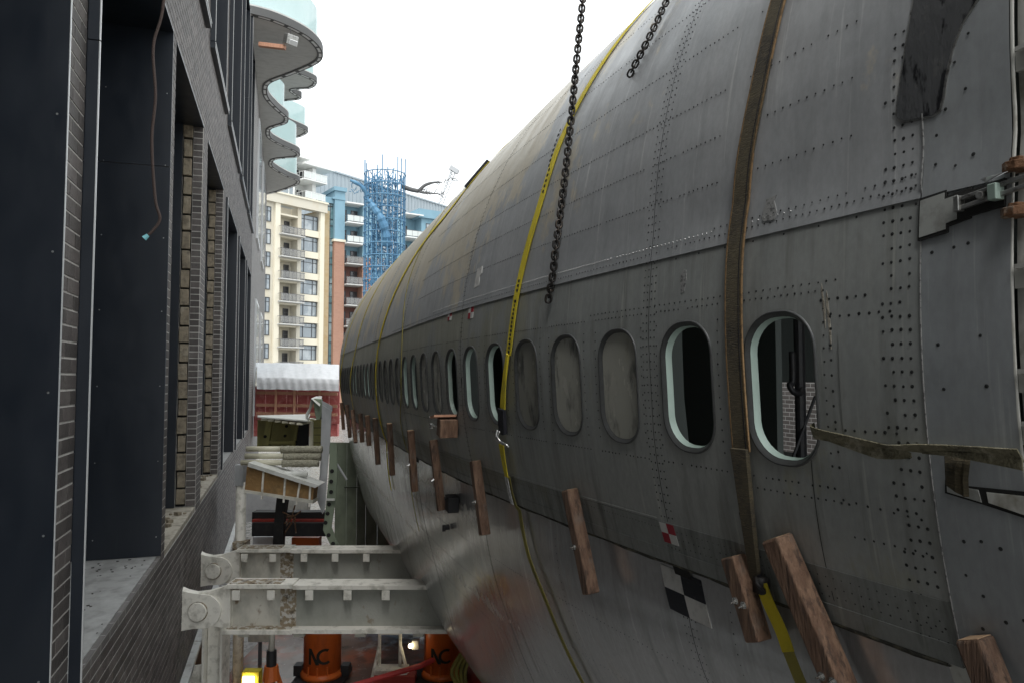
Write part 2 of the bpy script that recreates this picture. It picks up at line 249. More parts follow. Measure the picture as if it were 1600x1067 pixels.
# ------------------------------------------------------------------ builders
class MB:
    def __init__(s, xf=None): s.v = []; s.f = []; s.mi = []; s.xf = xf; s.n = None
    def add(s, vs, fs, mi=0):
        b = len(s.v); s.v += [Vector(v) for v in vs]; s.f += [tuple(b+i for i in f) for f in fs]; s.mi += [mi]*len(fs)
    def box(s, c, d, mt=None, mi=0):
        c = Vector(c); x, y, z = d[0]/2, d[1]/2, d[2]/2
        vs = [Vector(p) for p in ((-x, -y, -z), (x, -y, -z), (x, y, -z), (-x, y, -z), (-x, -y, z), (x, -y, z), (x, y, z), (-x, y, z))]
        if mt: vs = [mt @ v for v in vs]
        s.add([v+c for v in vs], [(0, 3, 2, 1), (4, 5, 6, 7), (0, 1, 5, 4), (1, 2, 6, 5), (2, 3, 7, 6), (3, 0, 4, 7)], mi); return s
    def span(s, x0, x1, y0, y1, z0, z1, mi=0): return s.box(((x0+x1)/2, (y0+y1)/2, (z0+z1)/2), (abs(x1-x0), abs(y1-y0), abs(z1-z0)), mi=mi)
    def beam(s, p, q, w, h, up=(0, 0, 1), mi=0):
        p, q = Vector(p), Vector(q); t = (q-p); l = t.length; t.normalize(); u = Vector(up)
        sd = t.cross(u)
        if sd.length < 1e-4: sd = t.cross(Vector((1, 0, 0)))
        sd.normalize(); u = sd.cross(t)
        mt = Matrix((sd, t, u)).transposed(); return s.box((p+q)/2, (w, l, h), mt, mi)
    def tube(s, pts, r, n=8, caps=True, mi=0):
        pts = [Vector(p) for p in pts]; rs = r if isinstance(r, (list, tuple)) else [r]*len(pts)
        ref = None; rings = []
        for i, p in enumerate(pts):
            t = (pts[min(i+1, len(pts)-1)]-pts[max(i-1, 0)]).normalized()
            if ref is None: ref = t.orthogonal().normalized()
            ref = (ref-t*ref.dot(t)); ref = ref.normalized() if ref.length > 1e-6 else t.orthogonal().normalized()
            b = t.cross(ref); rings.append([p+(ref*math.cos(2*math.pi*k/n)+b*math.sin(2*math.pi*k/n))*rs[i] for k in range(n)])
        vs = [v for g in rings for v in g]; fs = []
        for i in range(len(pts)-1):
            for k in range(n): fs.append((i*n+k, i*n+(k+1) % n, (i+1)*n+(k+1) % n, (i+1)*n+k))
        if caps: fs += [tuple(range(n))[::-1], tuple((len(pts)-1)*n+k for k in range(n))]
        s.add(vs, fs, mi); return s
    def prism(s, poly, origin, ex, ey, depth, mi=0):
        o, ex, ey = Vector(origin), Vector(ex).normalized(), Vector(ey).normalized(); ez = ex.cross(ey)
        n = len(poly); a = [o+ex*x+ey*y for x, y in poly]; b = [p+ez*depth for p in a]
        s.add(a+b, [tuple(range(n))[::-1], tuple(range(n, 2*n))]+[(i, (i+1) % n, n+(i+1) % n, n+i) for i in range(n)], mi); return s
    def loops(s, lps, closed=True, mi=0):
        n = len(lps[0]); vs = [v for l in lps for v in l]; fs = []
        for i in range(len(lps)-1):
            for k in range(n if closed else n-1): fs.append((i*n+k, i*n+(k+1) % n, (i+1)*n+(k+1) % n, (i+1)*n+k))
        s.add(vs, fs, mi); return s
    def build(s, name, mat, parent=None, smooth=False, label=None, kind=None, bevel=0, nrm=None):
        vs = [s.xf @ v for v in s.v] if s.xf else s.v
        me = bpy.data.meshes.new(name); me.from_pydata([tuple(v) for v in vs], [], s.f)
        for mt in (mat if isinstance(mat, (list, tuple)) else [mat]): me.materials.append(mt)
        if any(s.mi): me.polygons.foreach_set('material_index', s.mi)
        if smooth: me.polygons.foreach_set('use_smooth', [True]*len(s.f))
        me.update()
        if nrm is not None: me.normals_split_custom_set_from_vertices(nrm)
        o = bpy.data.objects.new(name, me); COL.objects.link(o)
        if bevel:
            b = o.modifiers.new('bevel', 'BEVEL'); b.width = bevel; b.segments = 2; b.limit_method = 'ANGLE'
        if parent: attach(o, parent)
        if label: o['label'] = label
        if kind: o['kind'] = kind
        return o
def attach(o, parent):
    o.parent = parent
    loc = Vector((0, 0, 0)); p = parent
    while p: loc += p.location if p.type == 'EMPTY' else Vector((0, 0, 0)); p = p.parent
    o.matrix_parent_inverse = Matrix.Translation(-loc) if parent.type == 'EMPTY' else Matrix.Identity(4)
def thing(name, label, cat, loc, group=None):
    o = bpy.data.objects.new(name, None); COL.objects.link(o); o.location = loc; o.empty_display_size = .2
    o['label'] = label; o['category'] = cat
    if group: o['group'] = group
    return o
def tag(o, label, cat, group=None):
    o['label'] = label; o['category'] = cat
    if group: o['group'] = group
    return o
def sharecopy(o, parent, **kw):
    c = o.copy(); COL.objects.link(c); c.parent = parent; return c
def catmull(pts, n=8):
    P = [np.array(p, float) for p in pts]; out = []
    for i in range(len(P)-1):
        p0, p1, p2, p3 = P[max(i-1, 0)], P[i], P[i+1], P[min(i+2, len(P)-1)]
        for k in range(n):
            t = k/n; out.append(.5*((2*p1)+(-p0+p2)*t+(2*p0-5*p1+4*p2-p3)*t*t+(-p0+3*p1-3*p2+p3)*t**3))
    out.append(P[-1]); return out

# ================================================================== ground
g = MB(); g.span(-600, 600, -300, 900, GZ-.3, GZ); go = g.build('ground', m_ground); go['kind'] = 'structure'

# ================================================================== aircraft fuselage
AX, RU, ZC = 4.53, 3.275, .15
ZS, ZL = .56, -.87                     # upper lap seam, lower body crease
Y0, Y1 = 1.447, 17.7
def tap(y): return .165*math.log1p(math.exp(5.1-y))
_low = np.array(catmull([(3.105, -.75), (3.09, -.87), (3.07, -1.22), (3.01, -1.6), (2.91, -2.0), (2.79, -2.45), (2.63, -3.0), (2.345, -3.5), (1.97, -4.0), (1.45, -4.4), (.8, -4.65), (0, -4.75)], 10))
_low = _low[10:]
def wz(z): return math.sqrt(max(0, RU*RU-(z-ZC)**2)) if z > ZL else float(np.interp(-z, -_low[:, 1], _low[:, 0]))
def xw(y, z, w):
    g_ = 1-.7*min(1, max(0, (z-.7)/2.3))
    e = w*(1-tap(y)*g_/3.25)
    if z < ZL: e = max(0, e-1.9*tap(y)*((ZL-z)/1.6)**2)
    return e
def S0(y, z, w=None): return Vector((AX-xw(y, z, wz(z) if w is None else w), y, z))
def nrm(y, z):
    e = .004
    za, zb = z-e, z+e
    if z > ZL: za = max(za, ZL+1e-5)
    else: zb = min(zb, ZL-1e-5)
    if zb-za < 1e-4: zb = za+e if z > ZL else zb; za = za if z > ZL else zb-e
    n = (S0(y, zb)-S0(y, za)).cross(S0(y+e, z)-S0(y-e, z)).normalized()
    return n if n.x < 0 or n.z > .9 else -n
def S(y, z, off=0.): return S0(y, z)+nrm(y, z)*off if off else S0(y, z)

fus = thing('aircraft_fuselage', 'long weathered bare metal airliner fuselage with a row of oval windows', 'fuselage', (AX, 9.5, -4.6))
def grid(fn, us, vs):
    m = MB(); P = [[fn(u, v) for v in vs] for u in us]; nu, nv = len(us), len(vs)
    m.add([p for r in P for p in r], [(i*nv+j, (i+1)*nv+j, (i+1)*nv+j+1, i*nv+j+1) for i in range(nu-1) for j in range(nv-1)]); return m
JOINTS = [Y0, 1.70, 3.023, 5.603, 8.183, 10.763, 13.343, 15.923, Y1]
PITCHW, WY0 = .516, 2.249
def lin(a, b, n): return [a+(b-a)*i/n for i in range(n+1)]
phi0 = math.asin((ZS-ZC)/RU)
def upper(y, ph, off=.007): 
    w, z = (RU+off)*math.cos(ph), ZC+(RU+off)*math.sin(ph); return Vector((AX-xw(y, z, w), y, z))
for i in range(len(JOINTS)-1):
    gp = .0018 if i < 3 else .0045; a, b = JOINTS[i]+gp, JOINTS[i+1]-gp; a2, b2 = (a, b) if i < 2 else (a+.0015, b-.003)
    ny = max(3, int((b-a)/.25))
    ph_end = R(104)
    m = grid(upper, lin(a, b, ny), lin(phi0-.004, ph_end, 44)); m.build('skin_panel', m_up if i else m_door, fus, True)
    # lower lobe
    pts = _low[::2]
    m = MB(); us = lin(a2, b2, ny); nv = len(pts)
    vs = [Vector((AX-xw(u, z, w-.008), u, z)) for u in us for w, z in pts]
    m.add(vs, [(p*nv+q, (p+1)*nv+q, (p+1)*nv+q+1, p*nv+q+1) for p in range(len(us)-1) for q in range(nv-1)])
    m.build('belly_panel', m_low, fus, True)
# far side of the tube with a door opening
def farpt(y, k, n=60):
    t = k/n
    ph = R(104)+(math.pi-phi0-R(104))*t
    return ph
m = MB()
prof = []
for k in range(25): ph = R(104)+(R(180)+R(18)-R(104))*k/24; prof.append((RU*math.cos(ph), ZC+RU*math.sin(ph)))
prof += [(-w, z) for w, z in _low[2::4]]
ys = lin(Y0, Y1, 32); nv = len(prof); vs = [Vector((AX-w*(1-tap(y)/3.25), y, z)) for y in ys for w, z in prof]
fs = []
for p in range(32):
    for q in range(nv-1):
        zc = (prof[q][1]+prof[q+1][1])/2; yc = (ys[p]+ys[p+1])/2
        if 6.4 < yc < 10.4 and -1.3 < zc < .75: continue
        fs.append((p*nv+q, p*nv+q+1, (p+1)*nv+q+1, (p+1)*nv+q))
m.add(vs, fs); m.build('far_side_skin', m_cabin, fus, True)
# window band
OPEN = {0, 1, 5, 6, 7, 10, 11, 18, 19, 22, 23}
NWIN = 30; WW, WH, WR, WZC = .325, .56, .145, -.035
def rrect(w, h, r, n=9):
    out = []
    for cx, cz, a0 in ((w/2-r, h/2-r, 0), (-w/2+r, h/2-r, 90), (-w/2+r, -h/2+r, 180), (w/2-r, -h/2+r, 270)):
        for k in range(n): a = R(a0+90*k/(n-1)); out.append((cx+r*math.cos(a), cz+r*math.sin(a)))
    return out
def ring_on(yc, w, h, r, off): return [S(yc+a, WZC+b, off) for a, b in rrect(w, h, r)]
ZB0, ZB1 = -.40, .33
def bay(m, N, y0, y1, yc=None):
    def push(us, vs):
        b = len(m.v); nv = len(vs)
        m.add([S0(u, v) for u in us for v in vs], [(p*nv+q, p*nv+q+1, (p+1)*nv+q+1, (p+1)*nv+q) for p in range(len(us)-1) for q in range(nv-1)])
        N.extend(nrm(u, v) for u in us for v in vs)
    us = lin(y0, y1, 4)
    push(us, lin(ZL+.0, ZB0, 5)); push(us, lin(ZB1, ZS, 4))
    if yc is None: push(us, lin(ZB0, ZB1, 6)); return
    hole = rrect(WW, WH, WR); out = []
    for a, c in hole:
        y, z = a, c; k = min(((y1-yc) if y > 0 else (yc-y0))/max(abs(y), 1e-6), ((ZB1-WZC) if z > 0 else (WZC-ZB0))/max(abs(z), 1e-6)); out.append([y*k, z*k])
    for cy, cz in ((y1-yc, ZB1-WZC), (y0-yc, ZB1-WZC), (y0-yc, ZB0-WZC), (y1-yc, ZB0-WZC)):
        j = min(range(len(out)), key=lambda q: (out[q][0]-cy)**2+(out[q][1]-cz)**2); out[j] = [cy, cz]
    n = len(hole); b = len(m.v)
    m.add([S0(yc+a, WZC+c) for a, c in hole]+[S0(yc+a, WZC+c) for a, c in out], [(k, (k+1) % n, n+(k+1) % n, n+k) for k in range(n)])
    N.extend([nrm(yc+a, WZC+c) for a, c in hole]+[nrm(yc+a, WZC+c) for a, c in out])
segs = [(1.70+.0025, WY0-PITCHW/2, None)]+[(WY0+(i-.5)*PITCHW, WY0+(i+.5)*PITCHW, WY0+i*PITCHW) for i in range(NWIN)]
m = MB(); N = []; bay(m, N, Y0, 1.70-.0025); m.build('band_panel', m_door, fus, True, nrm=N)
cur = []; 
for k, sg in enumerate(segs+[(WY0+(NWIN-.5)*PITCHW, Y1, None)]):
    cur.append(sg)
    end = any(abs(sg[1]-j) < .02 for j in JOINTS) or sg[1] == Y1
    if end:
        m = MB(); N = []
        for q, (a, b, c) in enumerate(cur): bay(m, N, a+((.0018 if a < 3.1 else .004) if q == 0 else 0), b-((.0018 if b < 3.1 else .004) if q == len(cur)-1 else 0), c)
        m.build('band_panel', m_mid, fus, True, nrm=N); cur = []
for i in range(NWIN):
    yc = WY0+i*PITCHW
    m = MB(); m.loops([ring_on(yc, WW+.012, WH+.012, WR+.006, .001), ring_on(yc, WW+.004, WH+.004, WR, .008), ring_on(yc, WW-.006, WH-.006, WR-.003, .007), ring_on(yc, WW-.022, WH-.024, WR-.012, -.008), ring_on(yc, WW-.030, WH-.034, WR-.016, -.010)])
    w = m.build('window', m_rim, fus, True)
    if i in OPEN:
        m = MB(); m.loops([ring_on(yc, WW-.030, WH-.034, WR-.016, -.010), ring_on(yc, WW-.036, WH-.042, WR-.018, -.022), ring_on(yc, WW-.036, WH-.042, WR-.018, -.043)]); m.build('window_reveal', m_mint, w, True)
    else:
        m = MB(); rg = ring_on(yc, WW-.029, WH-.033, WR-.016, -.0105); c = S(yc, WZC, -.014); m.add(rg+[c], [(k, (k+1) % len(rg), len(rg)) for k in range(len(rg))]); m.build('window_plug', m_plug, w, True)
# splice strips behind the circumferential joints, dark strips in place of shade under the laps
for j in JOINTS[1:-1]:
    m = MB(); zs = lin(-3.6, 2.75, 60); m.loops([[S(j-.06, z, -.006-(.006 if z < ZL else 0)) for z in zs], [S(j+.06, z, -.006-(.006 if z < ZL else 0)) for z in zs]], closed=False); m.build('splice_strip', m_gapdark if j != 1.70 else m_white, fus, True)
ysd = lin(Y0, Y1, 150)
def strip(name, z0, z1, off0, off1, mat, y0=Y0, y1=Y1, n=150):
    u = lin(y0, y1, n); m = MB()
    m.loops([[S(y, z0, off0-.01) for y in u], [S(y, z0, off0) for y in u], [S(y, z1, off1) for y in u], [S(y, z1, off1-.01) for y in u]], closed=False); return m.build(name, mat, fus, False)
strip('lap_shadow_gap', ZS-.011, ZS+.001, .0025, .0025, m_gapdark)
strip('doubler', ZL+.004, -.668, .0025, .0025, m_doub, 1.705)
strip('lap_strip', ZL+.006, ZL+.07, .0045, .0045, m_doub, 1.705)
m = MB(); u = lin(1.75, Y1, 150); wob = [.006*math.sin(y*9)+.004*math.sin(y*23) for y in u]
m.loops([[S(y, ZL+.004, -.004) for y in u], [S(y, ZL+.004, .006) for y in u], [S(y, ZL+.002, .006)+Vector((0, 0, -.008+k*.5)) for y, k in zip(u, wob)], [S(y, ZL+.002, -.02)+Vector((0, 0, -.018+k)) for y, k in zip(u, wob)]], closed=False); m.build('shade_bead', m_bead, fus, True)  # dark bead painted in for the shadow the thin overhang hardly casts
strip('stringer_lap', -.665, -.655, .003, .003, m_mid, 3.1)
m = MB(); q = [(w, z) for w, z in prof]; full = [(wz(z), z) for z in lin(3.4, -4.6, 60)]; m.add([Vector((AX-w*.99, Y1-.05, z)) for w, z in full]+[Vector((AX+w*.99, Y1-.05, z)) for w, z in full[::-1]], [tuple(range(122))]); m.build('end_blackout', m_cabin, fus)  # added dark closure, blocks the sky seen through the open windows
# cabin floor and hoop frames inside
m = MB(); m.loops([[Vector((AX-2.45, y, -1.12)) for y in lin(3.2, Y1, 6)], [Vector((AX+2.9, y, -1.12)) for y in lin(3.2, Y1, 6)]], closed=False); m.build('cabin_floor', m_cabin, fus)
for j in (3.02, 4.05, 5.6, 7.15, 8.7):
    m = MB(); q = [(RU*math.cos(a), ZC+RU*math.sin(a)) for a in lin(R(-15), R(195), 40)]
    f = 1-tap(j)/3.25
    m.loops([[Vector((AX-w*f*.985, j, z)) for w, z in q], [Vector((AX-w*f*.94, j, ZC+(z-ZC)*.95)) for w, z in q], [Vector((AX-w*f*.94, j+.05, ZC+(z-ZC)*.95)) for w, z in q]], closed=False); m.build('hoop_frame', m_cabin, fus)
m = MB(); m.span(3.35, 3.4, 4.36, 6.2, -1.1, 2.2); m.build('cabin_partition', m_cabin, fus)
m = MB(); m.span(2.6, 7.0, 7.5, 7.6, -.04, 2.4); m.build('cabin_bulkhead', m_cabin, fus)
# cargo hook and post glimpsed through the nearest window; the hook's shade is put into its black colour
m = MB(); m.tube([(5.5, 6.75, -1.12), (5.5, 6.75, 1.6)], .06, 10); m.tube([(5.15, 6.6, -1.1), (5.7, 6.75, -.2)], .018, 6); m.build('cabin_post', m_blackst, fus)
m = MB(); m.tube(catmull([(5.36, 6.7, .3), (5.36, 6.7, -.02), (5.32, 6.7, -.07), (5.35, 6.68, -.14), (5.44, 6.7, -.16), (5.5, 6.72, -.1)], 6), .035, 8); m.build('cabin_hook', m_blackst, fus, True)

# rivets
def rivets(rows, r, name, mat, h=.0016):
    m = MB()
    for y, z in rows:
        rr = r*random.uniform(.85, 1.15)
        p = S(y, z, (.0078 if z > ZS-.002 else (.0005 if z > ZL else -.0075))); n = nrm(y, z); t = Vector((0, 1, 0)); t = (t-n*t.dot(n)).normalized(); b = n.cross(t)
        ring = [p+(t*math.cos(k*math.pi/4)+b*math.sin(k*math.pi/4))*rr for k in range(8)]
        m.add(ring+[q*.0+(p+(q-p)*.55+n*h) for q in ring], [(k, (k+1) % 8, 8+(k+1) % 8, 8+k) for k in range(8)]+[tuple(range(8, 16))])
    return m.build(name, mat, fus, kind='stuff', label='many small rivets in rows on the fuselage skin')
def row(y0, y1, z, sp, dz=0): 
    n = max(1, int((y1-y0)/sp)); return [(y0+(y1-y0)*k/n+random.uniform(-.002, .002), z+dz*k/n+random.uniform(-.0015, .0015)) for k in range(n+1) if random.random() > .03]
def col(y, z0, z1, sp, slant=0):
    n = max(1, int(abs(z1-z0)/sp)); return [(y+slant*k/n+random.uniform(-.0015, .0015), z0+(z1-z0)*k/n+random.uniform(-.002, .002)) for k in range(n+1) if random.random() > .04]
rv = []
rv += row(1.72, 2.9, .59, .03)+row(1.72, 2.6, .625, .034)+row(3.1, 9, .578, .03)+row(1.72, 3.0, .535, .05)[::3]
for k, z in enumerate((.82, 1.02, 1.22, 1.5, 1.8, 2.1, 2.4)): rv += row(1.95 if z < 1.3 else 1.72, 2.45, z, .036)+row(2.6, 7.5, z, .03)
for i in range(0, 12):
    yc = WY0+i*PITCHW
    rv += row(yc-.2, yc+.2, .305, .03)+row(yc-.2, yc+.2, -.375, .03)
    for d in (-.2, .2): rv += col(yc+d, -.30, .24, .042)
    if i < 3: rv += row(yc-.25, yc+.25, .335, .034)
for j, mm in ((3.023, 4), (5.603, 2), (8.183, 2), (10.763, 2)):
    for q in range(mm):
        d = (q-(mm-1)/2)*.028
        if j != 3.023 and abs(d) < .02: d = math.copysign(.018, d)
        rv += col(j+d, -.82, 2.6, .036)+col(j+d, -1.0, -2.4, .04)
for dz in (-.70, -.735, -.77): rv += row(1.75, 3.0, dz, .033)
rv += row(3.0, 12, -.70, .026)+row(1.75, 2.02, -.43, .04, .02)+row(2.0, 2.5, -.42, .03)+row(1.75, 2.0, -.53, .033)
for j in (2.73, 4.3, 6.9): rv += col(j, -1.0, -2.6, .045)
for z in (-1.4, -1.75, -2.1): rv += row(2.5, 9, z, .04)
rivets(rv, .0042, 'rivet_rows', m_rivet)
rv = []
for q in range(4): rv += [p for p in col(1.735+q*.03, -.80, 1.1, .043) if not (q == 3 and random.random() < .5)]
rv += col(2.02, -.3, .22, .05)+row(1.85, 2.06, .27, .03)+row(1.8, 2.02, .21, .032)+row(1.8, 2.02, -.17, .032)
for y, z in ((1.66, .45), (1.66, .475), (1.60, .38), (1.56, .385), (1.665, .375), (1.53, .12), (1.52, -.02), (1.65, .10), (1.64, -.03), (1.60, .62), (1.55, .64), (1.66, .64), (1.66, .73), (1.63, .80), (1.57, .84), (1.60, .93), (1.56, 1.0), (1.61, 1.05), (1.55, 1.12), (1.65, -.25), (1.63, -.47), (1.58, -.46), (1.53, -.47), (1.64, -.57), (1.60, -.62), (1.55, -.68), (1.5, -.66), (1.62, -.72)): rv.append((y, z))
rivets(rv, .0054, 'rivet_rows', m_rivet, .001)
rv = row(2.62, 6.6, .612, .0275)+row(2.2, 2.42, .612, .03)
rivets(rv, .0036, 'rivet_rows', m_rivet2, .0028)
rivets(row(3.1, 9.5, -.648, .027), .0036, 'rivet_rows', m_rivet2, .002)

# cut end: pale end frame, cut-out, latch and torn straps at the near edge
m = MB(); zz = lin(-2.2, 2.6, 80)
m.loops([[S(Y0+.004, z, -.001) for z in zz], [S(Y0-.004, z, .001) for z in zz], [S(Y0-.004, z, -.006) for z in zz]], closed=False); m.build('cut_edge', m_white, fus, True)
m = MB(); m.loops([[S(Y0, z, -.03) for z in zz], [S(Y0, z, -.03)+Vector((0, -.26, 0)) for z in zz], [S(Y0, z, -.18)+Vector((0, -.26, 0)) for z in zz]], closed=False); m.build('end_frame', m_white, fus, True)
for z in (-.12, .02, .30, .9):
    m = MB(); m.box(S(Y0-.05, z, -.012), (.05, .07, .012)); m.box(S(Y0-.03, z-.03, -.02), (.03, .05, .055)); m.build('frame_clip', m_white, fus)
hole = [(1.71-.085*0, 0)]
def surf_patch(poly, off, name, mat, parent=fus, sub=True, lip=None):
    m = MB(); c = (sum(p[0] for p in poly)/len(poly), sum(p[1] for p in poly)/len(poly))
    def dens(pl, n=4):
        out = []
        for i in range(len(pl)):
            a, b = pl[i], pl[(i+1) % len(pl)]
            out += [(a[0]+(b[0]-a[0])*k/n, a[1]+(b[1]-a[1])*k/n) for k in range(n)]
        return out
    d = dens(poly) if sub else poly; n = len(d)
    lps = [[S(y, z, off-.012) for y, z in d]]
    for f in (1, .75, .5, .25): lps.append([S(c[0]+(y-c[0])*f, c[1]+(z-c[1])*f, off) for y, z in d])
    m.loops(lps); m.add([*lps[-1], S(c[0], c[1], off)], [(k, (k+1) % n, n) for k in range(n)])
    return m.build(name, mat, parent, False)
# dark tapered cut-out high on the door panel
cut = [(1.745, 1.4), (1.735, 1.181), (1.757, 1.009), (1.784, 0.846), (1.780, .822), (1.757, .805), (1.668, .795), (1.648, .806), (1.636, .843), (1.627, .899), (1.608, .97), (1.58, 1.035), (1.535, 1.091), (1.50, 1.125), (1.46, 1.2), (1.46, 1.4)]
rimc = [(y+(.006 if y > 1.7 else -.006), z-(.006 if z < .9 else 0)) for y, z in cut]
surf_patch(rimc, .0095, 'cut_out_rim', m_steelc); surf_patch(cut, .0112, 'cut_out', m_patch)
# latch fitting
surf_patch([(1.705, .545), (1.622, .553), (1.622, .533), (1.55, .545), (1.55, .455), (1.615, .443), (1.615, .425), (1.705, .415)], .0085, 'latch_plate_gap', m_gapdark)
surf_patch([(1.700, .537), (1.627, .545), (1.627, .525), (1.588, .530), (1.588, .459), (1.62, .452), (1.62, .435), (1.700, .424)], .0105, 'latch_plate', m_plate)
surf_patch([(1.583, .53), (1.46, .548), (1.46, .47), (1.583, .457)], .0105, 'latch_recess', m_gapdark)
lt = thing('latch_fitting', 'steel toggle latch with mint block between two rusty washers at the cut edge', 'latch', S(1.45, .5, .02))
m = MB(); a, b = S(1.575, .498, .02), S(1.40, .522, .02); m.beam(a+Vector((0, 0, .013)), b+Vector((0, 0, .013)), .014, .012); m.beam(a-Vector((0, 0, .013)), b-Vector((0, 0, .013)), .014, .012); m.box(a, (.03, .016, .045)); m.tube([S(1.51, .505, .012), S(1.51, .505, .04)], .011, 10); m.build('toggle_arm', m_steelc, lt, bevel=.002)
m = MB(); m.box(S(1.475, .508, .024), (.034, .026, .046)); m.build('mint_block', m_mint, lt, bevel=.003)
for z, mat in ((.572, m_rust), (.446, m_rust)):
    m = MB(); p = S(1.43, z, .006); m.tube([p-Vector((0, 0, .012)), p+Vector((0, 0, .012))], .037, 9); m.tube([p+Vector((0, 0, .012)), p+Vector((0, 0, .024))], .022, 6); m.build('rusty_washer', mat, lt, False, bevel=.002)
m = MB(); m.add([S(1.52, .555, .02), S(1.49, .549, .045), S(1.45, .556, .03), S(1.43, .548, .05), S(1.50, .538, .03)], [(0, 1, 4), (1, 2, 4), (2, 3, 4)]); m.build('torn_shim', m_trim, lt)
# pale slot panel below the torn strap
surf_patch([(1.66, -.295), (1.60, -.305), (1.44, -.30), (1.44, -.375), (1.56, -.352), (1.665, -.335)], .002, 'access_slot_gap', m_gapdark)
surf_patch([(1.655, -.30), (1.60, -.31), (1.567, -.312), (1.562, -.346), (1.657, -.33)], .004, 'access_slot_plate', m_plate); surf_patch([(1.545, -.315), (1.445, -.312), (1.445, -.365), (1.543, -.344)], .004, 'access_slot_plate', m_white)
m_scuff = M('scuffed_metal', (.34, .34, .33), .5, .2, layers=[((.10, .10, .10), 60, (1, 1, 1), .5, .6, .8)])
m = MB(); zz = lin(ZL+.06, .81, 50); m.loops([[S(1.7015, z, -.001+(.009 if z > ZS else 0)) for z in zz], [S(1.7015, z, .0035+(.009 if z > ZS else 0)) for z in zz], [S(1.6985, z, .0035+(.009 if z > ZS else 0)) for z in zz], [S(1.6985, z, -.001+(.009 if z > ZS else 0)) for z in zz]], closed=False); m.build('seam_sealant', m_scuff, fus)
m = MB(); zz = lin(-.86, -.27, 20); m.loops([[S(2.136-.01*math.sin((z+.27)*5), z, .0012) for z in zz], [S(2.133-.01*math.sin((z+.27)*5), z, .0012) for z in zz]], closed=False); m.build('hairline_seam', m_gapdark, fus)
for a_, b_, w_ in (((2.055, .33), (2.04, .17), .005), ((2.035, .30), (2.02, .10), .008), ((2.05, .26), (2.045, .2), .003)):
    surf_patch([(a_[0], a_[1]), (a_[0]-w_*.6, a_[1]-.02), (b_[0]-w_*.4, b_[1]+.06), (b_[0], b_[1]), (b_[0]+w_*.5, b_[1]+.05), (a_[0]+w_*.4, a_[1]-.03)], .0011, 'paint_scrape', m_cop)
# worn patches where old decals were
for nm, poly, mt in (('scuffed_patch', [(2.335, .60), (2.275, .595), (2.27, .63), (2.285, .67), (2.275, .69), (2.325, .685), (2.33, .655), (2.34, .63)], m_scuff), ('scuffed_patch', [(2.80, .47), (2.785, .478), (2.768, .472), (2.762, .43), (2.775, .375), (2.795, .375), (2.803, .43)], m_scuff), ('white_decal', [(5.36, .84), (5.25, .845), (5.23, .79), (5.27, .77), (5.26, .70), (5.37, .69)], m_tape_w)):
    surf_patch(poly, .009 if poly[0][1] > ZS else .002, nm, mt)
# survey targets
def target(y0, y1, z0, z1, mats, skew=0, name='survey_target', off=.003, sh=0):
    ym, zm = (y0+y1)/2, (z0+z1)/2
    for (a, b), (c, d), mt in (((y0, ym), (zm, z1), mats[0]), ((ym, y1), (zm, z1), mats[1]), ((y0, ym), (z0, zm), mats[1]), ((ym, y1), (z0, zm), mats[0])):
        f = lambda y, z: (y+skew*(z1-z)/(z1-z0), z+sh*(y-y0)/(y1-y0))
        o = surf_patch([f(a, c), f(b, c), f(b, d), f(a, d)], off, name, mt, sub=True)
target(2.985, 3.09, -.765, -.672, (m_tape_r, m_tape_w), -.01)
target(2.905, 3.195, -1.112, -.908, (m_tape_k, m_tape_w), -.04, off=-.003, sh=.006)
target(5.93, 6.04, .49, .585-.03, (m_tape_r, m_tape_w)); target(5.33, 5.45, .46, .55, (m_tape_r, m_tape_w))

# ================================================================== straps, chains and timber on the fuselage, most points taken from image pixels
def ribbon(path, width, thick, name, mat, parent, off=.012, n=8, wid=None, free=False):
    P = catmull(path, n); pts = []; ns = []
    for p in P:
        if free: pts.append(Vector(p)); ns.append(Vector((-1, -.25, .05)).normalized())
        else: pts.append(S(p[0], p[1], off)); ns.append(nrm(p[0], p[1]))
    lp = []
    for i, p in enumerate(pts):
        t = (pts[min(i+1, len(pts)-1)]-pts[max(i-1, 0)]).normalized(); b = ns[i].cross(t).normalized(); nn = t.cross(b)
        if nn.dot(ns[i]) < 0: nn = -nn
        w = (wid(i/(len(pts)-1)) if wid else width)/2
        lp.append([p-b*w, p-b*w+nn*thick, p+b*w+nn*thick, p+b*w])
    m = MB(); m.loops(lp); m.add(lp[0], [(0, 1, 2, 3)]); m.add(lp[-1], [(3, 2, 1, 0)]); return m.build(name, mat, parent), pts, ns
bs = thing('brown_tie_down_strap', 'wide dirty brown webbing strap running over the skin beside the nearest window', 'strap', S(2.5, 0, .02))
ribbon([(2.27, 3.0), (2.30, 2.3), (2.354, 1.506), (2.384, 1.17), (2.436, .847), (2.459, .54), (2.455, .231), (2.449, -.07), (2.452, -.28)], .092, .006, 'webbing', m_webb, bs, .014)
m_edge = M('webbing_edge', (.24, .15, .07), .9, layers=[((.09, .06, .03), 60, (1, 1, 1), .5, .6, .7)])
for dy, mt in ((-.043, m_edge), (-.028, m_black), (.043, m_edge)): ribbon([(y+dy, z) for y, z in ((2.27, 3.0), (2.30, 2.3), (2.354, 1.506), (2.384, 1.17), (2.436, .847), (2.459, .54), (2.455, .231), (2.449, -.07), (2.452, -.28))], .006 if mt is m_edge else .003, .0075, 'edge_stitching', mt, bs, .014)
ribbon([(2.452, -.27), (2.454, -.40), (2.463, -.56), (2.478, -.72), (2.49, -.79)], .09, .02, 'twisted_webbing', m_webb, bs, .016, wid=lambda t: .085-.05*t)
ribbon([(2.482, -.52), (2.476, -.62), (2.478, -.77)], .03, .022, 'dark_sleeve', m_black, bs, .012)
